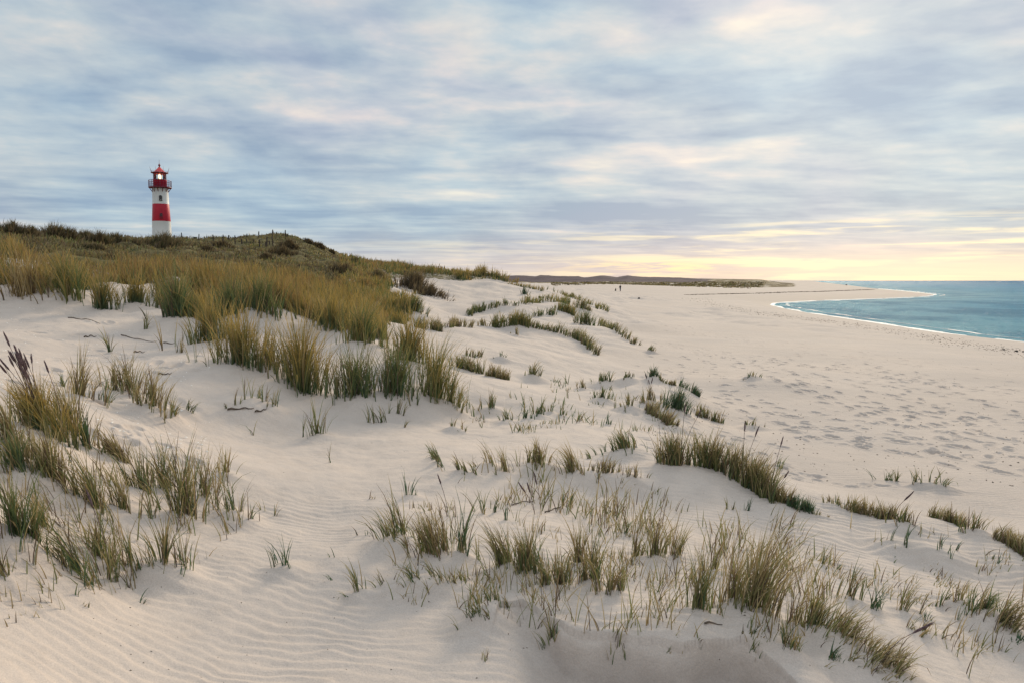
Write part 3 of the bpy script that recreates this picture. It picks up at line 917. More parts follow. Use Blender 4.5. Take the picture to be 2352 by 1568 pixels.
def blade_mesh(root, h, az, lean, curve, width, ca, cb, nseg=4):
    """curved tapering blades as one vertex / face / colour set"""
    n = len(root)
    t = np.linspace(0, 1, nseg + 1)
    phi = lean[:, None] + curve[:, None] * t[None, :] ** 1.4
    ds = h[:, None] / nseg
    pm = (phi[:, :-1] + phi[:, 1:]) / 2
    dx = np.concatenate([np.zeros((n, 1)), np.cumsum(np.sin(pm) * ds, 1)], 1)
    dz = np.concatenate([np.zeros((n, 1)), np.cumsum(np.cos(pm) * ds, 1)], 1)
    P = root[:, None, :] + np.stack([dx * np.cos(az)[:, None], dx * np.sin(az)[:, None], dz], -1)
    fa = rng.normal(0, 0.75, n)                         # which way the flat of the blade faces
    side = np.stack([np.cos(fa), np.sin(fa), rng.normal(0, 0.1, n)], -1)
    wt = width[:, None] * np.array([0.75, 1.0, 0.9, 0.62, 0.12] if nseg == 4 else list(np.interp(t, [0, .25, .5, .75, 1], [0.75, 1, .9, .62, .12])))[None, :]
    off = side[:, None, :] * wt[:, :, None] * 0.5
    V = np.stack([P - off, P + off], 2).reshape(n, (nseg + 1) * 2, 3)
    tt = np.clip((t - 0.15) / 0.7, 0, 1)[None, :, None]
    C = ca[:, None, :] * (1 - tt) + cb[:, None, :] * tt
    C = np.repeat(C, 2, axis=1)
    C = np.concatenate([C, np.ones(C.shape[:2] + (1,))], -1)
    f = np.array([[2 * i, 2 * i + 1, 2 * i + 3, 2 * i + 2] for i in range(nseg)])
    Fc = (np.arange(n)[:, None, None] * ((nseg + 1) * 2) + f[None]).reshape(-1, 4)
    return V.reshape(-1, 3), Fc, C.reshape(-1, 4), P


def join(parts):
    vs, fs, cs, o = [], [], [], 0
    for v, f, c in parts:
        vs.append(v)
        fs.append(f + o)
        cs.append(c)
        o += len(v)
    return np.vstack(vs), np.vstack(fs), np.vstack(cs)


def grass_obj(name, parts, origin=None):
    v, f, c = join(parts)
    if origin is not None:
        v = v - origin
    o = mesh_np(name, v, f, M_GRASS, attrs={'col': ('FLOAT_COLOR', c)})
    if origin is not None:
        o.location = tuple(origin)
    return o


M_HEAD = worn("seed_head", (0.115, 0.078, 0.082), 0.9, 0.05, 0.25, 60.0)


def seed_head(parent, p, d, ln, rad, stalk=None):
    """dense spindle of a flowering stalk, bristly at the edges"""
    bm = bmesh.new()
    d = Vector(d).normalized()
    a = d.orthogonal().normalized()
    b = d.cross(a)
    p = Vector(p)
    if stalk is not None:
        pr = None
        for q in stalk:
            q = Vector(q)
            ring = [bm.verts.new(q + (a * math.cos(k * 2.094) + b * math.sin(k * 2.094)) * rad * 0.30) for k in range(3)]
            if pr:
                for k in range(3):
                    bm.faces.new((pr[k], pr[(k + 1) % 3], ring[(k + 1) % 3], ring[k]))
            pr = ring
    rings = []
    for t, rr in ((-0.04, 0.25), (0.1, 0.8), (0.3, 1.0), (0.55, 0.92), (0.8, 0.62), (0.97, 0.15)):
        rr *= rad
        rings.append([bm.verts.new(p + d * (t * ln) + (a * math.cos(k * 1.0472) + b * math.sin(k * 1.0472)) * rr * random.uniform(0.75, 1.25)) for k in range(6)])
    for r0, r1 in zip(rings[:-1], rings[1:]):
        for k in range(6):
            bm.faces.new((r0[k], r0[(k + 1) % 6], r1[(k + 1) % 6], r1[k]))
    bm.faces.new(rings[-1])
    bm.faces.new(rings[0][::-1])
    for _ in range(26):
        t = random.uniform(0, 0.85)
        an = random.uniform(0, 6.283)
        o = a * math.cos(an) + b * math.sin(an)
        q = p + d * (t * ln) + o * rad * 0.6
        s = d.cross(o) * rad * 0.18
        bm.faces.new([bm.verts.new(v) for v in (q - s, q + s, q + d * ln * 0.10 + o * rad * 0.9)])
    return bm_obj('seed_head', bm, M_HEAD, parent, smooth=True)


DENS = 0.85
MOUNDS = True


def shoots(n):
    """blade -> shoot index: marram grows as shoots of several blades from one sheath"""
    k = max(2, n // 4)
    return np.concatenate([np.arange(k), rng.integers(0, k, n - k)]) if n > k else np.arange(n)


def px2m(y):
    """metres per picture-grid pixel at forward distance y"""
    return y / F_PX


def tuft(c, cx, cy, w, h, n, pal, lean, label, heads=0, name='grass_tuft', cat='grass tuft', splay=0.30, depth=0.55, group=None, pts=None, wide=1.0):
    s = CROPS[c][0]
    if pts is None:
        u, v = uv(c, cx, cy)
        base = hit(u, v)
        k = px2m(base[1])
        W, H = w / s * k * 1.18, h / s * k * 1.10
        if n > 24 and MOUNDS and base[1] < 30:
            mound(base[0], base[1] + W * 0.15, W * 0.6, min(0.17 * W, 0.13) * rng.uniform(0.5, 1.3))
        fine = not (c in (0, 2, 3, 8) or n > 500)
        wsp = 0.70 if fine else 0.52
        n = max(4, int(n * (0.72 if fine else DENS)))
        sid = shoots(n)
        ns = sid.max() + 1
        a = rng.uniform(0, 2 * np.pi, ns)
        q = np.abs(rng.normal(0, 0.52, ns))
        q = np.where(q > 1.5, rng.uniform(0, 1, ns), q)
        ox, oy = q * np.cos(a) * W * wsp, q * np.sin(a) * W * wsp * depth + W * 0.10
        xs, ys = (base[0] + ox)[sid] + rng.normal(0, 0.008, n), (base[1] + oy)[sid] + rng.normal(0, 0.008, n)
        rx, ry = (q * np.cos(a))[sid], (q * np.sin(a))[sid]
        edge = q[sid]
    else:
        hp = np.array([hit(*uv(c, x, y)) for x, y in pts])
        base = hp[len(hp) // 2]
        k = px2m(float(np.median(hp[:, 1])))
        W, H = w / s * k, h / s * k * 1.12
        sg = np.hypot(*(np.diff(hp[:, :2], axis=0)).T)
        cs = np.concatenate([[0], np.cumsum(sg)])
        n = max(8, int(n * DENS * 1.9))
        sid = shoots(n)
        ns = sid.max() + 1
        tt = rng.uniform(-0.03, 1.03, ns) * cs[-1]
        cl = perlin(tt / max(W, 0.05) * 0.6 + cx, tt * 0 + 1.7)            # clumps along the crest
        tt = np.where(cl < -0.1, rng.uniform(0, cs[-1], ns), tt)
        xs = np.interp(tt, cs, hp[:, 0]) + rng.normal(0, W * 0.33, ns)
        ys = np.interp(tt, cs, hp[:, 1]) + rng.normal(0, W * 0.48, ns) + W * 0.2
        xs, ys = xs[sid] + rng.normal(0, 0.008, n), ys[sid] + rng.normal(0, 0.008, n)
        rx, ry = rng.normal(0, 0.6, ns)[sid], rng.normal(0, 0.6, ns)[sid]
        edge = np.abs(rng.normal(0, 0.5, ns))[sid]
    zs = zfun(xs, ys)
    r = np.hypot(xs, ys)
    sh = np.clip(rng.normal(0.86, 0.17, ns), 0.35, 1.2)[sid]
    hh = H * sh * rng.choice([1.0, 0.78, 0.5], n, p=[.5, .3, .2]) * rng.uniform(0.82, 1.12, n) * (1.06 - 0.30 * np.clip(edge, 0, 1.4))
    sx, sy = rng.normal(0, 0.15, ns)[sid], rng.normal(0, 0.15, ns)[sid]
    mx = 1.25 * lean * rng.uniform(0.5, 1.35, n) + rx * splay * 0.55 + sx + rng.normal(0, 0.12, n)
    my = ry * splay * 0.7 + sy + rng.normal(0, 0.12, n)
    az = np.arctan2(my, mx)
    tot = np.hypot(mx, my)
    bent = rng.random(n) < 0.07
    cur = tot * rng.uniform(0.9, 2.0, n) + rng.uniform(0, 0.25, n) + np.where(bent, rng.uniform(0.7, 1.7, n), 0)
    wd = (0.0032 + 0.00056 * r) * rng.uniform(0.6, 1.35, n) * wide
    if heads:
        top = np.argsort(-hh)[:heads]
        hh[top] *= rng.uniform(0.85, 1.05, heads)
        cur[top] = rng.uniform(0.05, 0.4, heads) * (1 + abs(lean) * 2)
    ca, cb = pick_cols(pal, n)
    root = np.stack([xs, ys, zs - 0.02], -1)
    v, f, col, P = blade_mesh(root, hh * 1.06, az, tot * 0.4, cur, wd, ca, cb)
    o = grass_obj(name, [(v, f, col)], base)
    tag(o, label, cat, group)
    if heads:
        for i in top:
            tip, prev = P[i, -1], P[i, -2]
            seed_head(o, tip - base, tip - prev, rng.uniform(0.10, 0.15), 0.006 + 0.0003 * r[i], P[i, 1:] - base)
    return o


def band(c, pts, w, h, n, pal, lean, label, **kw):
    return tuft(c, pts[0][0], 0, w, h, n, pal, lean, label, pts=pts, name=kw.pop('name', 'grass_clump'), cat=kw.pop('cat', 'grass clump'), **kw)


def bush(c, cx, cy, w, h, n, label, pal='dark', **kw):
    return tuft(c, cx, cy, w * 1.25, h * 0.9, int(n * 3.2), pal, kw.pop('lean', 0.12), label, name='shrub', cat='shrub', splay=0.55, depth=0.8, wide=1.0, **kw)


def blade_field(name, label, cat, n, urange, rrange, poly, pal, hrange, lean, holes=-1.0, hole_scale=0.5, wfac=0.00105, splay=0.24, nseg=3, alt=None, clump=0.0, hvar=0.0, altbias=0.08):
    """a wide stand of grass that nobody could count: one object"""
    t0, t1 = float(ray(urange[0], 640)[0]), float(ray(urange[1], 640)[0])
    th = rng.uniform(t0, t1, n)
    lr = rng.uniform(math.log(rrange[0]), math.log(rrange[1]), n)
    r = np.exp(lr)
    x, y = r * np.sin(th), r * np.cos(th)
    z = zfun(x, y)
    u, v = project(x, y, z)
    ok = in_poly(u, v, poly) if poly else np.ones(n, bool)
    nz = fbm(x * hole_scale, y * hole_scale, 3)
    ok &= nz > holes
    if clump:
        cn = perlin(x / clump + 40, y / clump + 3)
        ok &= rng.random(n) < smoothstep(cn, -0.26, 0.10)
    x, y, z, r, nz = x[ok], y[ok], z[ok], r[ok], nz[ok]
    m = len(x)
    big = fbm(x * 0.22 + 5, y * 0.22, 3)
    h = rng.uniform(*hrange, m) * (1 + hvar * np.clip(big, -0.8, 0.8))
    h *= 0.80 + 0.95 * perlin(x * 0.95 + 8, y * 0.8)
    mx = lean + rng.normal(0, splay, m) + 0.35 * perlin(x * 0.9, y * 0.9)
    my = rng.normal(0, splay, m)
    az, tot = np.arctan2(my, mx), np.hypot(mx, my)
    ca, cb = pick_cols(pal, m)
    if alt:
        ca2, cb2 = pick_cols(alt, m)
        sel = (fbm(x * 0.30 + 11, y * 0.30 + 4, 3) + rng.normal(0, 0.16, m) + 0.012 * np.clip(r - 24, -10, 20) * (alt == 'amber') > altbias)[:, None]
        ca, cb = np.where(sel, ca2, ca), np.where(sel, cb2, cb)
    v, f, c, P = blade_mesh(np.stack([x, y, z - 0.03], -1), h, az, tot * 0.45, tot * rng.uniform(0.8, 1.5, m), (0.003 + wfac * r) * rng.uniform(0.7, 1.3, m), ca, cb, nseg)
    o = grass_obj(name, [(v, f, c)])
    return tag(o, label, cat, kind='stuff')


# ---- wide stands
blade_field('heath_vegetation', 'low brown and olive heath growth covering the hill below the lighthouse', 'heath', 190000, (-1200, 830), (29, 150), POLY_HILL, 'hill', (0.14, 0.44), 0.15,
            holes=-0.6, hole_scale=0.35, wfac=0.0009, splay=0.42, clump=2.2, hvar=0.8, alt='olive', altbias=0.24)
blade_field('dune_grass', 'dense golden marram grass covering the slope on the left', 'grass', 150000, (-1100, 910), (13.5, 36), POLY_GOLD, 'gold', (0.42, 0.88), -0.10,
            holes=-0.26, hole_scale=0.55, wfac=0.00072, alt='amber', hvar=0.45, altbias=0.02, clump=1.3)
blade_field('dune_grass', 'golden green grass covering the farther dune ridge in the middle distance', 'grass', 46000, (780, 1190), (48, 165), [(770, 665), (780, 590), (900, 590), (1000, 600), (1190, 628), (1190, 652), (1120, 641), (1060, 646), (1000, 642), (960, 641), (930, 638), (890, 642), (872, 662), (850, 668)], 'olive', (0.35, 0.85), 0.0,
            holes=-0.30, hole_scale=0.2, wfac=0.0011, alt='amber', hvar=0.6, clump=2.5)
blade_field('dune_grass', 'patchy grass on the low dune slope left of the bare sand basin', 'grass', 40000, (780, 1010), (24, 85), [(780, 640), (830, 628), (885, 640), (905, 662), (885, 672), (925, 690), (960, 700), (945, 735), (905, 765), (885, 800), (840, 770), (800, 720)], 'gold', (0.4, 0.75), -0.05,
            holes=-0.10, hole_scale=0.35, wfac=0.0009, alt='olive', hvar=0.4, clump=1.2)
SHOOT_POLY = [(1040, 920), (1160, 900), (1260, 870), (1420, 880), (1560, 960), (1500, 1000), (1300, 1000), (1100, 990)]
blade_field('grass_shoots', 'sparse short grass shoots dotting the pale sand in the middle', 'grass', 6500, (1000, 1700), (9, 24), SHOOT_POLY, 'green', (0.12, 0.30), 0.05, holes=0.10, hole_scale=1.3, wfac=0.0008, splay=0.35, clump=0.45)
blade_field('grass_shoots', 'scattered single grass blades on the near sand at lower centre', 'grass', 6500, (880, 1950), (4.2, 8.2), [(880, 1200), (1100, 1080), (1500, 1120), (1900, 1300), (1950, 1480), (1250, 1450), (900, 1380)], 'straw', (0.10, 0.36), 0.1, holes=-0.05, hole_scale=1.6, wfac=0.0007, splay=0.4, nseg=4, clump=0.35)
blade_field('grass_shoots', 'scattered single grass blades on the near sand at lower left', 'grass', 6500, (-400, 640), (3.6, 8.5), [(-400, 950), (180, 1000), (520, 1080), (560, 1210), (420, 1330), (220, 1440), (-400, 1440)], 'straw', (0.12, 0.40), -0.25, holes=-0.12, hole_scale=1.5, wfac=0.0007, splay=0.35, nseg=4, clump=0.4)
blade_field('grass_shoots', 'scattered grass blades along the mounds at the lower right', 'grass', 5200, (1700, 2700), (4.2, 9.5), [(1750, 1180), (2352, 1240), (2700, 1300), (2700, 1568), (2100, 1568), (1850, 1400)], 'straw', (0.10, 0.28), 0.35, holes=0.05, hole_scale=1.4, wfac=0.0007, splay=0.35, nseg=4, clump=0.4)

# ---- shrubs on the skyline and slopes (crop 8 grid, and picture grid)
for a in [(24, 534, 44, 22, 260, 'dark shrub at the far left end of the skyline'),
          (70, 538, 32, 18, 200, 'low dark shrub second from the left on the skyline'),
          (122, 545, 46, 27, 260, 'tall ragged dark shrub, third from the left on the skyline'),
          (158, 548, 24, 24, 180, 'narrow pointed shrub on the skyline, fourth from the left'),
          (194, 550, 34, 20, 200, 'rounded brown shrub on the skyline, fifth from the left'),
          (226, 556, 32, 25, 200, 'leaning shrub midway between the left edge and the lighthouse'),
          (264, 556, 34, 20, 200, 'dark shrub on the skyline, second one left of the lighthouse'),
          (312, 558, 20, 10, 120, 'small low shrub nearest the left side of the lighthouse'),
          (214, 571, 38, 12, 200, 'flat blackish shrub lying below the skyline left of the lighthouse'),
          (371, 564, 66, 24, 420, 'broad dark shrub growing right in front of the lighthouse foot')]:
    bush(0, a[0], a[1] + 3, a[2] * 1.4, a[3] * 1.2, int(a[4] * 1.7), a[5], pal='scrub')
for a in [(1400, 400, 320, 90, 300, 'largest dark shrub patch on the right side of the fenced hill'),
          (1480, 300, 160, 70, 200, 'brown shrub just above the large dark patch on the fenced hill'),
          (650, 300, 170, 60, 220, 'dark green shrub on the hill right of the lighthouse, upper left'),
          (490, 352, 140, 45, 180, 'flat brown shrub low on the hill just right of the lighthouse'),
          (1190, 435, 160, 42, 180, 'low blackish shrub at the foot of the fenced hill'),
          (1720, 245, 100, 40, 140, 'dark shrub on the right hand brow of the hill, uppermost one'),
          (1860, 305, 90, 44, 140, 'dark shrub on the falling brow of the hill, middle one'),
          (2010, 362, 70, 28, 120, 'small dark shrub on the brow of the hill, lowest one')]:
    bush(8, a[0], a[1], a[2], a[3] * 1.5, a[4] * 2, a[5])
bush(3, 110, 185, 150, 84, 340, 'round dark shrub on pale sand just below the right end of the hill')
bush(3, 560, 275, 190, 125, 420, 'big dark shrub on the edge of the bare sand basin', lean=0.2)
bush(3, 660, 315, 180, 75, 320, 'dark shrub trailing down the sand right of the big one', lean=0.3)
bush(3, 330, 225, 125, 85, 300, 'brown shrub between the round shrub and the big dark one', pal='hill')
bush(3, 185, 110, 120, 60, 160, 'bare twiggy shrub on the skyline right of the hill', pal='hill')

band(3, [(380, 165), (450, 140), (560, 150), (680, 175), (800, 190)], 60, 55, 420, 'olive', 0.05, 'golden olive grass along the far ridge top behind the bare basin')
band(3, [(850, 205), (930, 190), (1000, 180), (1080, 190), (1150, 220)], 44, 62, 620, 'gold', 0.05, 'golden grass hump crowning the big bare dune in the distance')
band(3, [(60, 250), (150, 262), (250, 268), (340, 290)], 60, 70, 420, 'amber', 0.0, 'brown gold grass on the slope between the hill and the bare basin')
band(3, [(330, 385), (420, 372), (500, 400)], 40, 75, 260, 'mix', 0.1, 'grass fringe around the small sand mound left of the bare basin')
# ---- big tussocks along the foot of the golden slope (picture grid)
TUSS = [
    (548, 850, 140, 118, 620, 'gold', -0.05, 'large broad golden tussock standing on sand left of the round tall one'),
    (690, 908, 118, 165, 700, 'gold', -0.02, 'tallest golden tussock with a dark base, alone on sand left of centre'),
    (810, 930, 110, 118, 520, 'green', 0.0, 'bluish green tussock just right of the tallest golden tussock'),
    (905, 925, 120, 115, 520, 'green', 0.05, 'dark green tussock in the middle of the front edge, second right of the tallest'),
    (1000, 930, 120, 130, 460, 'olive', 0.12, 'olive tussock at the right end of the front edge, tapering onto sand'),
    (940, 850, 120, 105, 460, 'gold', 0.05, 'golden olive tussock behind the dark green ones'),
    (478, 795, 120, 105, 480, 'gold', 0.0, 'light golden tussock rising in front of the dark hollow left of centre'),
    (402, 745, 84, 100, 420, 'green', -0.05, 'dark green tussock at the left end of the main golden stand'),
    (230, 720, 66, 80, 330, 'gold', 0.0, 'small golden tussock alone on the sand between two gaps at left'),
    (148, 702, 90, 105, 420, 'olive', -0.05, 'dark tussock with blackened stems at the edge of the left sand slope'),
    (60, 692, 120, 100, 420, 'reed', -0.05, 'brown reedy stand at the left edge above the sand slope'),
    (310, 712, 66, 72, 300, 'gold', 0.0, 'golden tussock right of the small lone one at left'),
    (624, 850, 46, 92, 90, 'straw', 0.0, 'thin straw stems standing between the two large golden tussocks'),
    (600, 742, 110, 90, 420, 'green', 0.05, 'dark green tussock in the hollow behind the large golden tussocks'),
    (830, 805, 120, 95, 460, 'olive', 0.08, 'dark olive tussock on the slope above the green front edge'),
    (760, 770, 90, 90, 380, 'gold', 0.0, 'golden tussock above and left of the dark olive one'),
    (520, 745, 90, 92, 380, 'green', -0.05, 'deep green tussock just behind the light golden one'),
]
for a in TUSS:
    tuft(0, *a[:7], a[7], name='grass_tussock', cat='grass tussock', splay=0.28)

# ---- clumps and crest bands in the middle distance
tuft(3, 565, 440, 175, 105, 360, 'green', 0.2, 'dark spiky tussock leaning right on a small sand mound left of centre', name='grass_tussock', cat='grass tussock')
tuft(3, 1285, 305, 56, 48, 110, 'deep', 0.05, 'lone green tuft on the smooth bare dune in the distance')
tuft(3, 1385, 330, 34, 18, 40, 'deep', 0.1, 'tiny green tuft right of the lone green tuft on the bare dune')
band(3, [(915, 448), (1000, 415), (1100, 388), (1230, 380)], 26, 46, 420, 'green', 0.1, 'green band of grass climbing the left edge of the second sand crest')
band(3, [(1290, 372), (1380, 356), (1480, 352), (1570, 372)], 40, 52, 520, 'olive', 0.1, 'broad olive hump of grass on top of the second sand crest')
band(3, [(1500, 405), (1560, 425), (1610, 445)], 34, 66, 300, 'olive', 0.15, 'olive grass falling down the right shoulder of the second crest')
tuft(3, 1655, 400, 90, 72, 170, 'mix', 0.2, 'brownish tuft right of the broad olive hump')
tuft(3, 1705, 415, 50, 40, 80, 'straw', 0.2, 'small straw tuft beside the brownish tuft on the second crest')
band(3, [(1400, 272), (1530, 305), (1640, 340), (1740, 382), (1830, 425)], 18, 40, 420, 'olive', 0.15, 'thin grass line along the outer ridge edge facing the beach')
band(3, [(1180, 235), (1290, 258), (1400, 285)], 26, 30, 260, 'gold', 0.1, 'low golden grass fringe running down behind the bare dune')
tuft(3, 1690, 505, 190, 85, 320, 'green', 0.1, 'wide bright green tuft on the third sand crest above the beach')
band(3, [(1780, 490), (1850, 530), (1910, 570), (1960, 605)], 26, 66, 330, 'mix', 0.3, 'brown green grass band dropping down the dune edge towards the beach')
tuft(3, 2000, 628, 66, 48, 90, 'mix', 0.3, 'tuft below the dropping band at the dune edge')
tuft(3, 2110, 685, 64, 44, 60, 'mix', 0.4, 'lowest leaning tuft at the end of the dropping dune edge')
band(3, [(570, 520), (650, 525), (740, 548)], 34, 80, 300, 'mix', 0.05, 'grass line at the left start of the near sand crest')
band(3, [(775, 525), (850, 515), (940, 520)], 26, 62, 260, 'straw', 0.05, 'pale straw grass band on the near sand crest')
tuft(3, 1015, 518, 80, 54, 110, 'straw', 0.05, 'short straw tuft between the pale band and the dense crest band')
band(3, [(1090, 522), (1180, 508), (1250, 505), (1320, 518)], 32, 88, 480, 'olive', 0.05, 'dense olive band on the top of the near sand crest')
band(3, [(1330, 522), (1420, 538), (1500, 558)], 22, 48, 220, 'mix', 0.15, 'low thin grass line right of the dense olive band')
band(3, [(1520, 562), (1600, 590), (1660, 620), (1760, 700)], 30, 80, 380, 'mix', 0.25, 'ragged grass band curving down the right end of the near crest')
tuft(3, 1228, 578, 70, 54, 46, 'straw', 0.05, 'single straw tuft on the smooth sand face below the dense band')
band(3, [(1340, 455), (1410, 450), (1490, 440)], 30, 60, 110, 'green', 0.1, 'sparse greenish shoots in the hollow between the two crests')
band(3, [(805, 768), (900, 790), (1000, 822)], 26, 98, 260, 'mix', -0.05, 'brown green grass line on the sand slope right of the tussock slope')
band(3, [(1035, 835), (1110, 848), (1190, 862)], 26, 84, 220, 'straw', 0.1, 'straw grass line below the brown green line in the middle')
tuft(3, 1345, 858, 120, 84, 90, 'mix', 0.15, 'lone tuft on smooth sand right of the straw line')
band(3, [(900, 700), (975, 712), (1010, 706)], 24, 60, 60, 'mix', 0.1, 'few thin stalks on the slope above the straw line')
tuft(3, 1130, 732, 90, 40, 26, 'deep', 0.3, 'few dark leaning blades alone on the smooth sand face')
tuft(3, 2118, 860, 76, 68, 130, 'deep', 0.05, 'bright green tuft on the tip of the small sand mound by the beach')
band(3, [(2170, 868), (2230, 892), (2270, 900)], 16, 42, 90, 'mix', 0.2, 'short grass along the right edge of the small mound')
tuft(3, 1810, 888, 140, 68, 110, 'green', 0.1, 'low green tuft left of the small mound tip')
tuft(3, 1660, 924, 70, 66, 60, 'straw', 0.0, 'upright straw tuft left of the low green tuft')
tuft(3, 1960, 864, 100, 42, 70, 'green', 0.05, 'thin low tuft just left of the bright green mound tip')
tuft(4, 680, 748, 80, 44, 60, 'green', 0.1, 'solitary tuft on a sand hummock out on the open beach')
# ---- mounds right of the middle (crop 6 grid)
tuft(6, 2170, 345, 165, 150, 360, 'deep', 0.25, 'dark bushy tussock hanging on the right side of the mound', name='grass_tussock', cat='grass tussock')
tuft(6, 2010, 292, 130, 110, 120, 'straw', -0.05, 'straw tuft with tall stalks left of the dark bushy tussock', heads=3)
band(6, [(1960, 330), (2060, 380), (2130, 430)], 34, 105, 300, 'straw', 0.3, 'straw grass hanging over the mound below the dark tussock')
tuft(6, 2180, 455, 100, 58, 90, 'mix', 0.3, 'low fringe of grass at the lower end of the mound')
tuft(6, 2330, 352, 90, 60, 80, 'mix', 0.1, 'small brown tuft on the beach edge right of the mound')
band(6, [(2190, 170), (2260, 205), (2320, 240)], 22, 60, 130, 'deep', 0.3, 'dark line of grass down the back edge of the mound')
tuft(6, 1690, 272, 120, 88, 80, 'green', 0.15, 'green spiky tuft left of the mound crest')
tuft(6, 1860, 330, 120, 78, 90, 'mix', 0.05, 'brown tuft just left of the straw tuft with stalks')
tuft(6, 1350, 345, 50, 92, 30, 'green', 0.05, 'narrow upright green tuft among the short shoots')
tuft(6, 1270, 370, 90, 104, 60, 'green', 0.05, 'taller green tuft among the short shoots in the middle')
tuft(6, 1410, 375, 90, 100, 30, 'green', 0.1, 'crossing green blades right of the narrow tuft')
tuft(6, 1715, 425, 60, 90, 26, 'deep', 0.1, 'dark green upright blades on sand below the spiky tuft')
tuft(6, 1060, 400, 110, 80, 60, 'green', -0.15, 'low green tuft at the lower left of the short shoots')
tuft(6, 1190, 395, 80, 74, 50, 'deep', 0.05, 'dense little green tuft right of the low one')
tuft(6, 955, 340, 120, 116, 70, 'mix', 0.0, 'mixed tuft right of the tapering tussock end')
tuft(6, 700, 315, 140, 200, 170, 'olive', 0.1, 'tall olive tuft at the outer end of the tussock slope')
tuft(6, 245, 425, 120, 140, 60, 'green', -0.2, 'open green tuft on sand below the green tussocks')
tuft(6, 345, 375, 80, 130, 44, 'mix', 0.15, 'slender tuft right of the open green one below the tussocks')
tuft(6, 400, 440, 70, 90, 16, 'mix', 0.35, 'few slanting stalks on sand below the slender tuft')
tuft(6, 710, 462, 100, 76, 40, 'mix', -0.05, 'small brown green tuft on flat sand at centre')
# ---- ridge above the lower middle (crop 6 and 7 grids)
band(6, [(560, 600), (620, 680), (665, 742)], 30, 120, 60, 'green', -0.4, 'dark blades sweeping left at the left end of the middle ridge')
tuft(6, 755, 740, 90, 120, 36, 'mix', -0.3, 'thin left leaning tuft second along the middle ridge')
tuft(6, 830, 752, 70, 132, 44, 'mix', -0.3, 'left leaning tuft third along the middle ridge')
tuft(6, 950, 696, 120, 130, 40, 'straw', -0.4, 'sparse straw blades leaning left on the middle ridge')
tuft(6, 1050, 750, 130, 180, 70, 'straw', -0.25, 'straw tuft with a few long blades left of the rounded straw tuft')
tuft(6, 1260, 715, 200, 172, 200, 'straw', 0.0, 'rounded straw tuft in the middle of the ridge')
tuft(6, 1500, 772, 220, 205, 170, 'straw', -0.3, 'long straw tuft leaning left, right of the rounded one')
tuft(6, 1725, 775, 240, 110, 190, 'straw', 0.2, 'low pale straw tuft spreading at the foot of the ridge')
tuft(6, 1830, 632, 240, 150, 260, 'green', -0.3, 'dense dark tuft brushed to the left at the ridge top')
tuft(6, 1630, 650, 90, 90, 26, 'green', -0.1, 'few green blades left of the dense brushed tuft')
tuft(6, 1900, 820, 200, 110, 60, 'straw', 0.1, 'thin pale blades on sand below the upright ridge stand')
band(7, [(-110, 352), (-40, 358), (60, 362), (160, 372), (215, 392)], 26, 190, 520, 'mix', 0.0, 'dense upright stand of grass on the right ridge', heads=2)
band(7, [(230, 400), (310, 440), (400, 500), (500, 560)], 40, 205, 640, 'mix', 0.2, 'thick dark grass curving down the right ridge with seed heads', heads=3)
band(7, [(510, 555), (570, 570), (620, 585)], 26, 110, 150, 'straw', 0.15, 'straw fringe at the lower end of the thick ridge grass', heads=1)
band(7, [(595, 585), (660, 605), (730, 632)], 24, 92, 150, 'deep', 0.1, 'short dark green spikes on the ridge right of the straw fringe')
tuft(7, 770, 648, 80, 52, 34, 'mix', 0.3, 'few low blades between the dark spikes and the next ridge grass')
tuft(7, 875, 605, 130, 76, 90, 'mix', 0.15, 'thin brown tuft on the crest right of the dark spikes')
band(7, [(935, 618), (1000, 630), (1070, 640), (1200, 672)], 28, 98, 360, 'straw', 0.2, 'brown straw grass along the right hand crest with one tall stalk', heads=1)
tuft(7, 1235, 700, 130, 120, 90, 'mix', 0.1, 'dark tuft at the right end of the brown straw crest')
band(7, [(1390, 650), (1470, 668), (1570, 705)], 28, 88, 240, 'straw', 0.25, 'pale straw clump along the farther crest at right')
tuft(7, 1640, 745, 120, 108, 110, 'mix', 0.15, 'mixed tuft right of the pale straw clump')
band(7, [(1740, 760), (1820, 800), (1890, 855), (1960, 900)], 34, 112, 340, 'straw', 0.3, 'straw and green clump at the right edge below the beach')
tuft(7, 1230, 828, 190, 130, 34, 'deep', 0.15, 'tangle of crossed dark stalks on sand below the right crest')
tuft(7, 1450, 892, 200, 110, 34, 'deep', 0.2, 'second tangle of crossed green stalks, lower right')
tuft(7, 1195, 888, 100, 50, 8, 'deep', 0.4, 'three dark stalks crossing low on the rippled sand at right')
tuft(7, 1770, 925, 160, 66, 12, 'deep', 0.1, 'few stiff dark stalks on sand near the right edge')
band(7, [(1130, 442), (1205, 450)], 10, 80, 26, 'green', 0.05, 'two thin sprigs on the small beach hummock at right')
tuft(7, 1305, 476, 80, 92, 30, 'green', 0.1, 'middle sprig on the small beach hummock')
tuft(7, 1430, 490, 130, 98, 60, 'green', 0.25, 'fullest sprig at the right end of the beach hummock')
tuft(7, 1085, 438, 60, 90, 4, 'deep', -0.6, 'single blade arching left beside the beach hummock')
tuft(7, 405, 156, 90, 52, 50, 'mix', 0.1, 'small tuft alone on the beach above the ridge')
band(7, [(80, 80), (140, 95), (230, 130)], 18, 60, 150, 'mix', 0.2, 'brown fringe of grass on the low beach mound above the ridge')
tuft(7, 550, 385, 80, 80, 24, 'green', 0.2, 'green blades leaning right behind the thick ridge grass')
tuft(7, 290, 605, 50, 110, 18, 'mix', 0.1, 'slim upright sprig on sand just below the right ridge')
tuft(7, 375, 612, 60, 90, 16, 'deep', 0.1, 'green sprig right of the slim one below the right ridge')
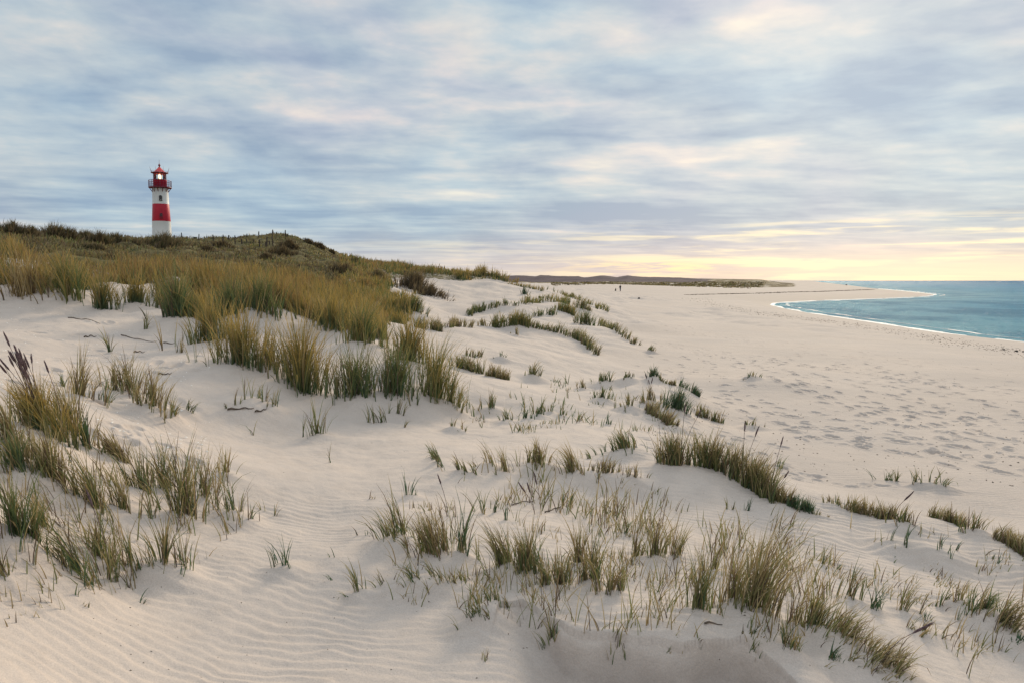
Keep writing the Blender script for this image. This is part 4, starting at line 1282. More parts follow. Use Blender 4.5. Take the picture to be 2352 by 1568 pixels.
# ---- lower right (crop 7 grid)
tuft(7, 425, 1200, 250, 430, 420, 'straw', 0.22, 'tallest straw tuft at lower right with green blades inside')
tuft(7, 745, 1295, 200, 200, 300, 'mix', 0.3, 'dark dense tuft right of the tallest straw tuft')
tuft(7, 920, 1400, 260, 240, 320, 'straw', 0.6, 'straw tuft arching over to the right at the bottom')
tuft(7, 850, 1480, 150, 120, 70, 'deep', 0.45, 'stiff dark green blades under the arching straw tuft')
tuft(7, 1130, 1560, 380, 190, 420, 'straw', 0.75, 'widest tuft of long arching stems at the bottom right', heads=1)
tuft(7, 400, 1350, 120, 100, 60, 'green', 0.1, 'short green tuft at the lip of the shaded hollow')
tuft(7, 105, 1180, 160, 350, 150, 'mix', 0.1, 'tall sparse tuft left of the tallest straw tuft')
tuft(7, 200, 960, 110, 230, 60, 'straw', 0.1, 'upright pale tuft behind the tall sparse one')
tuft(7, 290, 1130, 130, 300, 90, 'straw', 0.15, 'thin straw tuft between the tall sparse and tallest tufts')
tuft(7, 620, 1405, 130, 150, 80, 'mix', 0.2, 'low tuft at the bottom right of the shaded hollow')
tuft(7, 650, 1260, 90, 190, 60, 'straw', 0.15, 'narrow straw tuft between the tallest and the dark dense ones')
tuft(7, 945, 1120, 110, 200, 60, 'green', 0.25, 'upright green blades on rippled sand right of the tallest tuft')
tuft(7, 1080, 1170, 90, 190, 50, 'deep', 0.25, 'dark green fan of blades on rippled sand')
tuft(7, 1240, 1180, 140, 180, 50, 'straw', 0.45, 'thin tuft arching right on rippled sand')
tuft(7, 1360, 1225, 60, 100, 18, 'deep', 0.2, 'few dark blades below the thin arching tuft')
tuft(7, 1350, 1300, 150, 130, 50, 'straw', 0.5, 'open straw tuft bending right above the bottom edge')
tuft(7, 1480, 1135, 90, 130, 40, 'green', 0.25, 'green tuft left of the bushy tuft at the right edge')
tuft(7, 1555, 1155, 120, 130, 50, 'straw', 0.5, 'straw tuft bending right beside the green one near the right edge')
tuft(7, 1690, 1225, 180, 170, 200, 'green', 0.45, 'bushy green tuft on the mound at the right edge')
tuft(7, 1800, 1310, 190, 220, 260, 'straw', 0.6, 'yellow straw tuft arching over at the right edge')
tuft(7, 1885, 1355, 70, 60, 50, 'deep', 0.3, 'low dark green tuft at the right edge under the straw arch')
tuft(7, 785, 925, 100, 110, 44, 'green', 0.35, 'green blades on rippled sand above the dark fan')
tuft(7, 95, 1355, 60, 90, 12, 'mix', 0.05, 'few blades standing at the left lip of the shaded hollow')
tuft(7, 590, 1355, 60, 160, 20, 'deep', 0.1, 'dark upright blades on sand between hollow and dense tuft')
tuft(0, 1275, 1500, 60, 70, 40, 'mix', -0.1, 'tuft standing in the left part of the shaded hollow')
tuft(0, 1415, 1508, 50, 60, 26, 'mix', 0.05, 'small sprig in the middle of the shaded hollow')
tuft(0, 1108, 1515, 40, 40, 12, 'mix', 0.1, 'tiny brown sprig on bare sand left of the shaded hollow')
tuft(0, 1550, 1522, 50, 34, 16, 'mix', 0.5, 'low bent sprig in the right part of the shaded hollow')
tuft(0, 1090, 1440, 90, 75, 60, 'mix', -0.35, 'tuft leaning left at the left shoulder of the shaded hollow')
tuft(0, 1130, 1400, 80, 60, 50, 'mix', -0.25, 'short tuft just above the left shoulder of the shaded hollow')
# ---- lower centre (crop 6 grid)
tuft(6, 330, 1210, 250, 280, 120, 'mix', -0.4, 'open tuft sweeping left at the left side of the lower middle mound')
tuft(6, 590, 1295, 280, 320, 360, 'straw', -0.2, 'dense straw tuft on top of the lower middle mound')
tuft(6, 762, 1275, 90, 340, 50, 'deep', 0.05, 'tall dark green blades right of the dense straw tuft')
tuft(6, 440, 1500, 260, 190, 90, 'mix', -0.6, 'low tuft combed to the left below the lower middle mound')
tuft(6, 590, 1450, 170, 170, 60, 'mix', -0.4, 'thin tuft leaning left below the dense straw one')
tuft(6, 740, 1460, 130, 120, 40, 'mix', -0.4, 'few blades leaning left right of the thin combed tuft')
tuft(6, 1040, 1400, 210, 330, 190, 'mix', -0.3, 'tall tuft leaning left at the left end of the bottom row')
tuft(6, 1200, 1430, 210, 320, 300, 'mix', -0.1, 'dense green tuft second in the bottom row')
tuft(6, 1320, 1490, 150, 200, 120, 'mix', -0.1, 'twiggy brown tuft third in the bottom row')
tuft(6, 1430, 1490, 130, 310, 110, 'mix', -0.05, 'upright tuft fourth in the bottom row')
tuft(6, 1540, 1350, 100, 310, 90, 'straw', -0.1, 'tall slim straw tuft behind the bottom row')
tuft(6, 1620, 1460, 130, 330, 120, 'mix', 0.05, 'upright green tuft in the centre of the bottom row')
tuft(6, 1750, 1540, 160, 330, 130, 'straw', 0.0, 'sparse straw tuft right of the centre of the bottom row')
tuft(6, 1900, 1300, 90, 260, 50, 'straw', 0.15, 'thin tall straw sprig behind the right half of the bottom row')
tuft(6, 2030, 1310, 130, 280, 100, 'straw', 0.05, 'pale upright tuft at the back right of the bottom row')
tuft(6, 2150, 1300, 100, 290, 70, 'straw', 0.15, 'tall thin tuft at the back right end of the bottom row')
tuft(6, 1870, 1150, 90, 130, 30, 'green', 0.15, 'small green sprig on sand behind the bottom row')
tuft(6, 110, 1550, 120, 230, 34, 'green', -0.35, 'lone green tuft leaning left on flat sand at the bottom')
tuft(6, 690, 1030, 60, 280, 12, 'mix', -0.1, 'tall bare stalk with a seed head above the dense straw tuft', heads=1)
tuft(6, 1270, 1010, 120, 240, 8, 'reed', -0.15, 'crossed brown stalks with seed heads on smooth sand', heads=3)
tuft(6, 990, 995, 60, 150, 14, 'deep', 0.15, 'dark green upright sprig left of the crossed brown stalks')
tuft(6, 900, 995, 100, 190, 24, 'green', -0.1, 'thin green sprig with long blades left of the dark one')
tuft(6, 1100, 1050, 110, 110, 14, 'deep', 0.2, 'crumpled green blades lying on sand below the brown stalks')
tuft(6, 1620, 1018, 26, 95, 4, 'deep', -0.1, 'single bright green blade on smooth sand')
tuft(6, 1780, 1028, 70, 120, 6, 'mix', -0.1, 'three thin stalks right of the single green blade')
tuft(6, 1440, 950, 90, 110, 10, 'deep', 0.25, 'slanting green blades right of the crossed brown stalks')
tuft(6, 430, 900, 110, 150, 26, 'deep', 0.1, 'dark sprigs on sand above the open sweeping tuft')
tuft(6, 170, 912, 110, 60, 10, 'mix', 0.1, 'tiny brown sprig on rippled sand left of the mound')
tuft(6, 90, 1145, 60, 90, 6, 'deep', -0.3, 'two short blades on rippled sand left of the mound')
# ---- left foreground (crop 5 grid)
tuft(5, 235, 580, 420, 340, 800, 'gold', -0.2, 'big golden tuft at the left edge crowned with dark seed heads', heads=22, name='grass_tussock', cat='grass tussock')
tuft(5, 40, 640, 260, 270, 400, 'straw', -0.25, 'straw tuft at the left edge under the seed heads')
tuft(5, 420, 560, 190, 330, 300, 'straw', -0.1, 'straw tuft right of the seed heads')
tuft(5, 485, 330, 150, 260, 160, 'straw', 0.15, 'wispy straw tuft standing above and right of the seed heads')
tuft(5, 370, 255, 60, 120, 24, 'deep', 0.05, 'small dark green sprig between seed heads and wispy tuft')
tuft(5, 755, 310, 200, 230, 240, 'straw', 0.0, 'rounded straw tuft, upper one on the pale sand at left')
tuft(5, 660, 370, 80, 120, 40, 'green', 0.1, 'few green blades under the left side of the rounded straw tuft')
tuft(5, 910, 430, 260, 210, 260, 'straw', 0.1, 'spreading straw tuft, lower one on the pale sand at left')
tuft(5, 1050, 430, 80, 110, 34, 'mix', 0.3, 'small leaning tuft right of the spreading straw tuft')
tuft(5, 1140, 428, 80, 90, 26, 'green', 0.45, 'outermost green blades slanting right of the spreading straw tuft')
tuft(5, 510, 625, 90, 210, 70, 'deep', 0.0, 'dark green upright tuft at the right edge of the golden mass')
tuft(5, 710, 725, 210, 200, 260, 'straw', -0.35, 'dense straw tuft brushed to the left at mid left')
tuft(5, 90, 815, 250, 240, 300, 'green', -0.25, 'green tuft at the left edge below the golden mass')
tuft(5, 300, 860, 240, 310, 300, 'straw', -0.1, 'straw tuft with brown litter between green and brushed tufts')
tuft(5, 555, 1010, 230, 350, 220, 'mix', -0.3, 'large dark tuft leaning left in the left foreground')
tuft(5, 730, 1010, 130, 310, 110, 'straw', -0.2, 'slender straw tuft right of the large dark leaning one')
tuft(5, 850, 890, 130, 320, 120, 'mix', -0.2, 'tall tuft behind the slender straw one')
tuft(5, 990, 905, 150, 330, 140, 'mix', -0.1, 'upright tuft left of the densest foreground tuft')
tuft(5, 1105, 1060, 190, 430, 240, 'mix', -0.05, 'densest dark tuft of the left foreground with a clotted base')
tuft(5, 1235, 950, 120, 280, 90, 'straw', 0.05, 'fine straw tuft right of the densest foreground tuft')
tuft(5, 1370, 805, 110, 210, 40, 'straw', 0.05, 'thin tuft with brown litter at its base, on smooth sand')
tuft(5, 1400, 1065, 220, 220, 70, 'green', 0.0, 'open green tuft at the right end of the left foreground grass')
tuft(5, 1500, 1075, 90, 210, 16, 'green', 0.3, 'few long blades slanting right at the end of the foreground grass')
tuft(5, 1610, 1022, 60, 140, 8, 'mix', -0.15, 'two blades standing apart on rippled sand')
tuft(5, 1665, 1045, 80, 90, 10, 'mix', 0.2, 'small crumpled sprig on rippled sand beside two blades')
tuft(5, 915, 1070, 110, 280, 30, 'mix', -0.05, 'few bent stalks on sand left of the densest tuft')
tuft(5, 90, 1200, 180, 340, 180, 'green', -0.05, 'dark green tuft near the left edge, lower one')
tuft(5, 200, 1210, 150, 290, 210, 'green', 0.0, 'green tuft right of the dark one near the left edge')
tuft(5, 460, 1450, 300, 400, 190, 'green', -0.4, 'fountain shaped green tuft arching left near the bottom left')
tuft(5, 600, 1310, 130, 310, 110, 'mix', -0.05, 'upright brown tuft right behind the fountain shaped one')
tuft(5, 690, 1470, 130, 340, 40, 'mix', 0.1, 'thin tuft with one seed head right of the fountain shaped one', heads=1)
tuft(5, 780, 1370, 90, 240, 14, 'green', -0.35, 'two long blades leaning left before the fan tuft')
tuft(5, 850, 1385, 70, 250, 20, 'mix', -0.15, 'few upright blades left of the fan shaped tuft')
tuft(5, 1000, 1395, 230, 330, 130, 'mix', -0.1, 'fan shaped tuft alone at the edge of the rippled sand')
tuft(5, 1085, 1410, 40, 120, 6, 'deep', 0.1, 'small bent sprig right under the fan shaped tuft')
tuft(5, 1715, 1385, 170, 180, 44, 'deep', -0.25, 'small dark green tuft isolated on rippled sand left of centre')
tuft(5, 2000, 1440, 100, 90, 8, 'deep', -0.5, 'two crossing blades on sand right of the isolated dark tuft')
tuft(5, 2025, 1297, 50, 80, 4, 'deep', -0.4, 'single short blade above the two crossing blades')
tuft(5, 1915, 570, 170, 195, 80, 'mix', 0.0, 'lone mixed tuft on smooth sand under the golden tussocks')
tuft(5, 2000, 718, 60, 130, 8, 'mix', -0.15, 'two thin bent stalks below the lone mixed tuft')
tuft(5, 1545, 405, 260, 150, 60, 'mix', 0.0, 'twiggy tuft among drift sticks by the tallest golden tussock')
tuft(5, 1420, 375, 70, 140, 20, 'mix', 0.05, 'thin sprig left of the twiggy tuft among drift sticks')
tuft(5, 1660, 385, 90, 130, 26, 'mix', 0.05, 'thin sprig right of the twiggy tuft among drift sticks')
tuft(5, 1542, 560, 20, 170, 4, 'mix', 0.0, 'single straight stalk on smooth sand left of centre')
tuft(5, 840, 1565, 60, 110, 10, 'deep', 0.25, 'tiny dark sprig near the bottom left on rippled sand')
tuft(5, 470, 1560, 70, 100, 16, 'green', 0.15, 'short sprig at the foot of the fountain shaped tuft')
tuft(5, 15, 1400, 110, 220, 60, 'straw', -0.3, 'pale straw tuft at the left edge near the bottom')
tuft(5, 250, 1130, 130, 260, 80, 'mix', -0.1, 'mixed tuft between the green pair and the large leaning one')
tuft(2, 715, 900, 40, 170, 26, 'mix', -0.05, 'dark upright stalk bundle on the pale left sand')
tuft(2, 955, 745, 40, 130, 20, 'mix', 0.05, 'brown stalks at the foot of the dark green tussock, upper left')
tuft(2, 1180, 895, 60, 120, 24, 'mix', 0.05, 'short stalks on sand left of the large broad golden tussock')
tuft(2, 1060, 880, 60, 190, 6, 'reed', -0.35, 'leaning dry stick like stalk on the pale left sand')

# ------------------------------------------------------------------ drift sticks, stones and wrack
M_STICK = worn("drift_wood", (0.13, 0.10, 0.08), 0.85, 0.1, 0.25, 20.0)
M_STONE = worn("dark_stone", (0.05, 0.045, 0.042), 0.8, 0.2, 0.3, 5.0)
M_SHELL = worn("shell", (0.78, 0.74, 0.68), 0.6, 0.3, 0.1, 30.0)
M_WEED = worn("dry_seaweed", (0.085, 0.062, 0.045), 0.9, 0.1, 0.3, 12.0)


def stick(c, pts, rad, label):
    P = [Vector(hit(*uv(c, x, y))) for x, y in pts]
    o0 = P[0].copy()
    bm = bmesh.new()
    rings = []
    m = 4 * (len(P) - 1)
    for i in range(m + 1):
        t = i / 4
        k = min(int(t), len(P) - 2)
        p = P[k].lerp(P[k + 1], t - k) - o0
        g = float(zfun(p.x + o0.x, p.y + o0.y)) - o0.z
        p.z = g + rad * (0.7 + 0.8 * math.sin(i * 1.7)) + 0.004
        rr = rad * (1.1 - 0.7 * i / m)
        rings.append([bm.verts.new(p + Vector((rr * random.uniform(-.15, .15), rr * math.cos(a), rr * math.sin(a)))) for a in (0, 1.047, 2.094, 3.142, 4.189, 5.236)])
    for a, b in zip(rings[:-1], rings[1:]):
        for k in range(6):
            bm.faces.new((a[k], a[(k + 1) % 6], b[(k + 1) % 6], b[k]))
    bm.faces.new(rings[0][::-1])
    bm.faces.new(rings[-1])
    o = bm_obj('drift_stick', bm, M_STICK, smooth=True)
    o.location = o0
    return tag(o, label, 'stick')


stick(2, [(445, 668), (560, 678), (655, 712)], 0.012, 'long thin stick on sand at the foot of the left golden slope')
stick(2, [(790, 785), (900, 808), (1025, 825)], 0.010, 'long bowed stick lying on the pale left sand')
stick(2, [(1068, 832), (1142, 836)], 0.012, 'short dark stick right of the long bowed one')
stick(2, [(550, 795), (590, 789), (630, 796)], 0.016, 'flat dark drift piece on the trodden left sand')
stick(2, [(875, 893), (910, 890), (945, 896)], 0.013, 'small drift stick below the long bowed one')
stick(5, [(1380, 402), (1470, 400), (1540, 396)], 0.014, 'dark drift stick under the twiggy tuft')
stick(5, [(1545, 424), (1590, 416), (1620, 398)], 0.014, 'bent drift stick at the right foot of the twiggy tuft')
stick(5, [(960, 184), (1010, 186), (1040, 182)], 0.012, 'dark drift stick on sand right of the rounded straw tuft')
stick(6, [(1310, 1000), (1370, 978), (1428, 955)], 0.007, 'fallen brown stalk slanting on smooth sand at centre')
stick(6, [(1100, 952), (1160, 930), (1250, 926)], 0.006, 'thin fallen stalk left of the crossed brown stalks')
stick(7, [(135, 1247), (235, 1252)], 0.006, 'small fallen twig on sand above the shaded hollow')


def lump(u, v, w, label, cat='stone', name='stone', seed=0, tall=0.75):
    b = hit(u, v)
    s = w * px2m(b[1])
    bm = bmesh.new()
    bmesh.ops.create_icosphere(bm, subdivisions=3, radius=0.5)
    for q in bm.verts:
        n_ = perlin(np.array([q.co.x * 3 + seed]), np.array([q.co.y * 3 + q.co.z * 2]))[0]
        q.co *= s * (1 + 0.45 * n_)
        q.co.z = q.co.z * tall + s * 0.2
    o = bm_obj(name, bm, M_STONE, smooth=True)
    o.location = b
    return tag(o, label, cat)


lump(1467.5, 687.5, 5.0, 'small dark stone alone on the open beach below the walker', seed=1)
lump(1944, 655.6, 4.0, 'dark lump far out on the sandspit near the water', seed=5)
lump(2306, 803.5, 5.0, 'leftmost dark stone on the tide line at the right edge', seed=2)
lump(2335, 807, 6.0, 'larger dark stone on the tide line near the right edge', seed=3)
lump(2350, 808, 4.5, 'dark stone cut by the right edge on the tide line', seed=4)


def scatter(name, label, cat, pts_r, mat, flat=0.5):
    """many tiny angular bits as one object"""
    vs, fs = [], []
    base = np.array([[1, 0, 0], [-.5, .8, 0], [-.6, -.75, 0], [0.05, 0.05, 1]], float)
    tri = np.array([[0, 1, 3], [1, 2, 3], [2, 0, 3]])
    for i, (x, y, s) in enumerate(pts_r):
        a = rng.uniform(0, 6.28)
        M = np.array([[math.cos(a), -math.sin(a), 0], [math.sin(a), math.cos(a), 0], [0, 0, 1]])
        q = (base * rng.uniform(0.6, 1.3, (4, 3)) * [s, s * 0.6, s * flat]) @ M.T
        vs.append(q + [x, y, 0])
        fs.append(tri + 4 * i)
    V = np.vstack(vs)
    V[:, 2] += np.repeat(zfun(V[3::4, 0], V[3::4, 1]), 4) - 0.002
    return tag(mesh_np(name, V, np.vstack(fs), mat, smooth=False), label, cat, kind='stuff')


def on_ground(u, v, z0):
    th, sl = ray(u, v)
    r = (z0 - CAMZ) / sl
    return r * np.sin(th), r * np.cos(th), r


_u, _v = rng.uniform(-60, 480, 500), rng.uniform(738, 900, 500)
_x, _y, _r2 = on_ground(_u, _v, 3.3)
_k = (_r2 > 6) & (_r2 < 30)
scatter('shell_fragments', 'tiny white shell bits on the trodden sand at left', 'shells', list(zip(_x[_k], _y[_k], rng.uniform(0.008, 0.03, _k.sum()))), M_SHELL)
_u, _v = rng.uniform(1500, 2500, 900), rng.uniform(800, 1120, 900)
_x, _y, _r2 = on_ground(_u, _v, 1.5)
_k = _r2 < 70
scatter('beach_debris', 'dark specks of dried weed strewn over the wide beach', 'debris', list(zip(_x[_k], _y[_k], rng.uniform(0.008, 0.032, _k.sum()))), M_WEED)
_b = [(x, y, s) for x, y, s in zip(*(lambda u, v: on_ground(u, v, 2.25)[:2])(rng.uniform(200, 1900, 420), rng.uniform(980, 1560, 420)), rng.uniform(0.004, 0.013, 420))]
scatter('sand_litter', 'tiny brown bits of broken stalk on the near sand', 'debris', _b, M_WEED)
# wrack: one tide weed line, plus dark bits added as berm edge shade
BERM_SHADE = [(1577, 678), (1620, 676.5), (1695, 675), (1770, 673.2), (1845, 671), (1925, 668.6), (2003, 665.8)]
WR2 = [(1594, 683.6), (1612, 690), (1639, 698.6), (1680, 708), (1732, 717), (1785, 724.5), (1845, 732), (1957, 745), (2070, 764), (2164, 781), (2230, 791), (2295, 801.7), (2352, 809), (2480, 832)]
for nm, W_, cnt, jit_, sz, lab in (('wrack_and_berm_shade', BERM_SHADE, 2000, 0.22, 0.0009, 'dark line of bits standing in for berm edge shade along the sandspit'), ('wrack_and_berm_shade', WR2, 1500, 0.7, 0.0007, 'thin broken weed line along the upper beach by the water')):
    hp = np.array([hit(u, v)[:2] for u, v in W_])
    hp = smooth_line(hp, 6)
    uvp = np.array(project(hp[:, 0], hp[:, 1], np.full(len(hp), 0.7))).T
    cs = np.concatenate([[0], np.cumsum(np.hypot(*np.diff(uvp, axis=0).T))])
    t_ = rng.uniform(0, cs[-1], cnt)
    keepw = rng.random(cnt) < smoothstep(perlin(t_ * 0.08, t_ * 0 + 3), -0.5, 0.1)
    t_ = t_[keepw]
    xx, yy = np.interp(t_, cs, hp[:, 0]), np.interp(t_, cs, hp[:, 1])
    rr = np.hypot(xx, yy)
    j = jit_ * (1 + rr / 120)
    scatter(nm, lab, 'seaweed', list(zip(xx + rng.normal(0, 1, len(xx)) * j, yy + rng.normal(0, 1, len(xx)) * j, rr * sz * rng.uniform(0.5, 1.3, len(xx)) + 0.02)), M_WEED, flat=0.5)

# far dune clumps along the foot of the heath hills
FD = []
for _ in range(900):
    u = rng.uniform(1265, 1752)
    th = float(ray(u, 640)[0])
    ft = float(np.interp(u, [500, 1260, 1417, 1600, 1700, 1850], [450, 470, 560, 520, 480, 470]))
    r = ft + rng.normal(15, 32)
    FD.append((r * math.sin(th), r * math.cos(th), rng.uniform(0.8, 2.6)))
_P = np.array(FD)
_hz = bilin(_hth, _hr, _HZ, np.arctan2(_P[:, 0], _P[:, 1]), np.hypot(_P[:, 0], _P[:, 1]))
_gz = zfun(_P[:, 0], _P[:, 1])
_zz = np.maximum(_hz, _gz)
_rep = 9
_root = np.repeat(np.stack([_P[:, 0], _P[:, 1], _zz - 0.1], -1), _rep, 0)
_s3 = np.repeat(_P[:, 2], _rep)
_root[:, :2] += rng.normal(0, 1, (len(_root), 2)) * _s3[:, None] * 0.6
_nb = len(_root)
_ca, _cb = pick_cols('hill', _nb)
_c2, _d2_ = pick_cols('olive', _nb)
_sel = (rng.random(_nb) < 0.14)[:, None]
_v, _f, _c, _ = blade_mesh(_root, rng.uniform(0.3, 0.8, _nb), rng.uniform(0, 6.28, _nb), rng.uniform(0, 0.6, _nb), rng.uniform(0, 0.6, _nb), rng.uniform(0.4, 0.9, _nb), np.where(_sel, _c2, _ca), np.where(_sel, _d2_, _cb), 2)
tag(grass_obj('dune_vegetation', [(_v, _f, _c)]), 'scattered dune growth at the foot of the distant heath hills', 'dune growth', kind='stuff')

ground.data.vertices.foreach_set('co', np.ascontiguousarray(np.stack([GX, GY, GZ], -1), dtype=np.float32).ravel())
ground.data.update()

# ------------------------------------------------------------------ lighthouse
M_WHITE = worn("white_paint", (0.74, 0.73, 0.71), 0.55, 0.35, 0.08, 1.2, (1, 1, 0.25))
M_RED = worn("red_paint", (0.50, 0.008, 0.032), 0.45, 0.4, 0.12, 1.4, (1, 1, 0.3))
M_ROOF = worn("roof_red", (0.66, 0.07, 0.065), 0.5, 0.4, 0.12, 3.0)
M_IRON = worn("dark_iron", (0.19, 0.016, 0.035), 0.5, 0.4, 0.2, 8.0)
M_RAIL = worn("rail_paint", (0.16, 0.05, 0.10), 0.5, 0.3, 0.15, 8.0)
M_DARKGLASS = principled("window_glass", (0.02, 0.024, 0.03), 0.08, 0.5)[0]
M_FRAME = worn("window_frame", (0.10, 0.09, 0.085), 0.6, 0.3, 0.1, 9.0)


def glass_material():
    m = bpy.data.materials.new("lantern_glass")
    m.use_nodes = True
    n = NT(m.node_tree)
    m.node_tree.nodes.clear()
    t = n.node('ShaderNodeBsdfTransparent')
    t.inputs[0].default_value = (0.93, 0.95, 0.95, 1)
    g = n.node('ShaderNodeBsdfGlossy')
    g.inputs['Roughness'].default_value = 0.03
    fr = n.node('ShaderNodeFresnel')
    fr.inputs[0].default_value = 1.45
    ms = n.node('ShaderNodeMixShader')
    n.put(ms.inputs[0], fr.outputs[0])
    n.t.links.new(t.outputs[0], ms.inputs[1])
    n.t.links.new(g.outputs[0], ms.inputs[2])
    o = n.node('ShaderNodeOutputMaterial')
    n.t.links.new(ms.outputs[0], o.inputs[0])
    return m


M_LGLASS = glass_material()
M_LAMP = bpy.data.materials.new("lit_lamp")
M_LAMP.use_nodes = True
_b = M_LAMP.node_tree.nodes['Principled BSDF']
_b.inputs['Emission Color'].default_value = (1.0, 0.80, 0.42, 1)
_b.inputs['Emission Strength'].default_value = 1.5


def lathe(bm, prof, seg=48, cap=True, mi=0):
    rings = [[bm.verts.new((r * math.cos(2 * math.pi * k / seg), r * math.sin(2 * math.pi * k / seg), z)) for k in range(seg)] for r, z in prof]
    for i, (a, b) in enumerate(zip(rings[:-1], rings[1:])):
        m = mi[i] if isinstance(mi, (list, tuple)) else mi
        for k in range(seg):
            bm.faces.new((a[k], a[(k + 1) % seg], b[(k + 1) % seg], b[k])).material_index = m
    if cap:
        bm.faces.new(rings[0][::-1])
        bm.faces.new(rings[-1])


def tube(bm, p0, p1, r, seg=8, r1=None):
    p0, p1 = Vector(p0), Vector(p1)
    d = (p1 - p0).normalized()
    a = d.orthogonal().normalized()
    b = d.cross(a)
    r1 = r if r1 is None else r1
    r0_, r1_ = [[bm.verts.new(p + (a * math.cos(2 * math.pi * k / seg) + b * math.sin(2 * math.pi * k / seg)) * q) for k in range(seg)] for p, q in ((p0, r), (p1, r1))]
    for k in range(seg):
        bm.faces.new((r0_[k], r0_[(k + 1) % seg], r1_[(k + 1) % seg], r1_[k]))
    bm.faces.new(r0_[::-1])
    bm.faces.new(r1_)


def box(bm, c, s, rot=None):
    r = bmesh.ops.create_cube(bm, size=1.0)
    M = Matrix.Translation(c) @ (rot.to_4x4() if rot else Matrix.Identity(4)) @ Matrix.Diagonal((*s, 1))
    bmesh.ops.transform(bm, matrix=M, verts=r['verts'])


def hoop(bm, rad, z, r, seg=48):
    for k in range(seg):
        a, b = 2 * math.pi * k / seg, 2 * math.pi * (k + 1) / seg
        tube(bm, (rad * math.cos(a), rad * math.sin(a), z), (rad * math.cos(b), rad * math.sin(b), z), r, 6)


_th, _sl = ray(372.5, 553)
LH_R = 112.0
lx, ly = LH_R * math.sin(float(_th)), LH_R * math.cos(float(_th))
LZ = CAMZ + LH_R * float(ray(372.5, 548.5)[1])       # foot of the tower at the height the sight line gives
lh = bpy.data.objects.new('lighthouse', None)
COL.objects.link(lh)
lh.location = (lx, ly, LZ)
lh.rotation_euler = (0, 0, math.atan2(-ly, -lx))       # local +X looks towards the camera
tag(lh, 'round red and white lighthouse with a lit lantern standing on the grassy hill', 'lighthouse')
bm = bmesh.new()
lathe(bm, [(1.25, -2.0), (1.225, -0.2), (1.19, 1.2), (1.16, 2.30), (1.163, 2.31), (1.10, 3.5), (1.045, 4.60), (1.042, 4.61), (1.01, 5.8), (0.985, 6.55), (1.02, 6.70)], 64, True, [0, 0, 0, 1, 1, 1, 1, 0, 0, 0])
bm_obj('tower', bm, [M_WHITE, M_RED], lh, True)


def lh_window(z0, z1, w, rad, frame_mat):
    """arched window set in the tower face towards the beach"""
    bm = bmesh.new()
    for yy, ww in ((-w / 2 - 0.03, 0.06), (w / 2 + 0.03, 0.06), (0, 0.035)):
        box(bm, (rad + 0.02, yy, (z0 + z1) / 2 - 0.05), (0.10, ww, z1 - z0 - 0.10))
    for q in (0.33, 0.66):
        box(bm, (rad + 0.015, 0, z0 + (z1 - z0) * q), (0.085, w, 0.03))
    box(bm, (rad + 0.045, 0, z0 - 0.035), (0.16, w + 0.16, 0.07))
    n_ = 8
    for k in range(n_):
        a0, a1 = math.pi * k / n_, math.pi * (k + 1) / n_
        tube(bm, (rad + 0.02, (w / 2 + 0.03) * math.cos(a0), z1 - 0.1 + 0.12 * math.sin(a0)), (rad + 0.02, (w / 2 + 0.03) * math.cos(a1), z1 - 0.1 + 0.12 * math.sin(a1)), 0.032, 6)
    fr = bm_obj('window', bm, frame_mat, lh)
    bm = bmesh.new()
    vs = [bm.verts.new((rad + 0.01, y_, z_)) for y_, z_ in [(-w / 2, z0), (w / 2, z0)] + [(w / 2 * math.cos(math.pi * k / 8), z1 - 0.1 + 0.11 * math.sin(math.pi * k / 8)) for k in range(9)]]
    f = bm.faces.new(vs)
    r_ = bmesh.ops.extrude_face_region(bm, geom=[f])
    bmesh.ops.translate(bm, verts=[e for e in r_['geom'] if isinstance(e, bmesh.types.BMVert)], vec=(-0.12, 0, 0))
    bm_obj('pane', bm, M_DARKGLASS, fr)


lh_window(5.06, 5.68, 0.26, 1.015, M_FRAME)
lh_window(2.68, 3.30, 0.26, 1.118, M_IRON)
# gallery
bm = bmesh.new()
lathe(bm, [(1.02, 6.69), (1.30, 6.74), (1.45, 6.76), (1.45, 6.86), (0.6, 6.88)], 48)
gal = bm_obj('gallery', bm, M_IRON, lh, True)
bm = bmesh.new()
for k in range(24):
    a = 2 * math.pi * k / 24
    tube(bm, (1.41 * math.cos(a), 1.41 * math.sin(a), 6.85), (1.41 * math.cos(a), 1.41 * math.sin(a), 7.74), 0.022 if k % 3 == 0 else 0.012, 6)
for k in range(72):
    a = 2 * math.pi * (k + 0.5) / 72
    tube(bm, (1.41 * math.cos(a), 1.41 * math.sin(a), 6.9), (1.41 * math.cos(a), 1.41 * math.sin(a), 7.7), 0.007, 4)
for z, r in ((7.74, 0.025), (7.45, 0.013), (7.15, 0.013), (6.92, 0.016)):
    hoop(bm, 1.41, z, r)
bm_obj('railing', bm, M_RAIL, gal)
for k in range(12):
    a = 2 * math.pi * (k + 0.5) / 12
    ca_, sa_ = math.cos(a), math.sin(a)
    bm = bmesh.new()
    tube(bm, (1.0 * ca_, 1.0 * sa_, 6.22), (1.36 * ca_, 1.36 * sa_, 6.74), 0.03, 6)
    tube(bm, (1.01 * ca_, 1.01 * sa_, 6.20), (1.01 * ca_, 1.01 * sa_, 6.66), 0.028, 6)
    bm_obj('bracket', bm, M_IRON, gal)
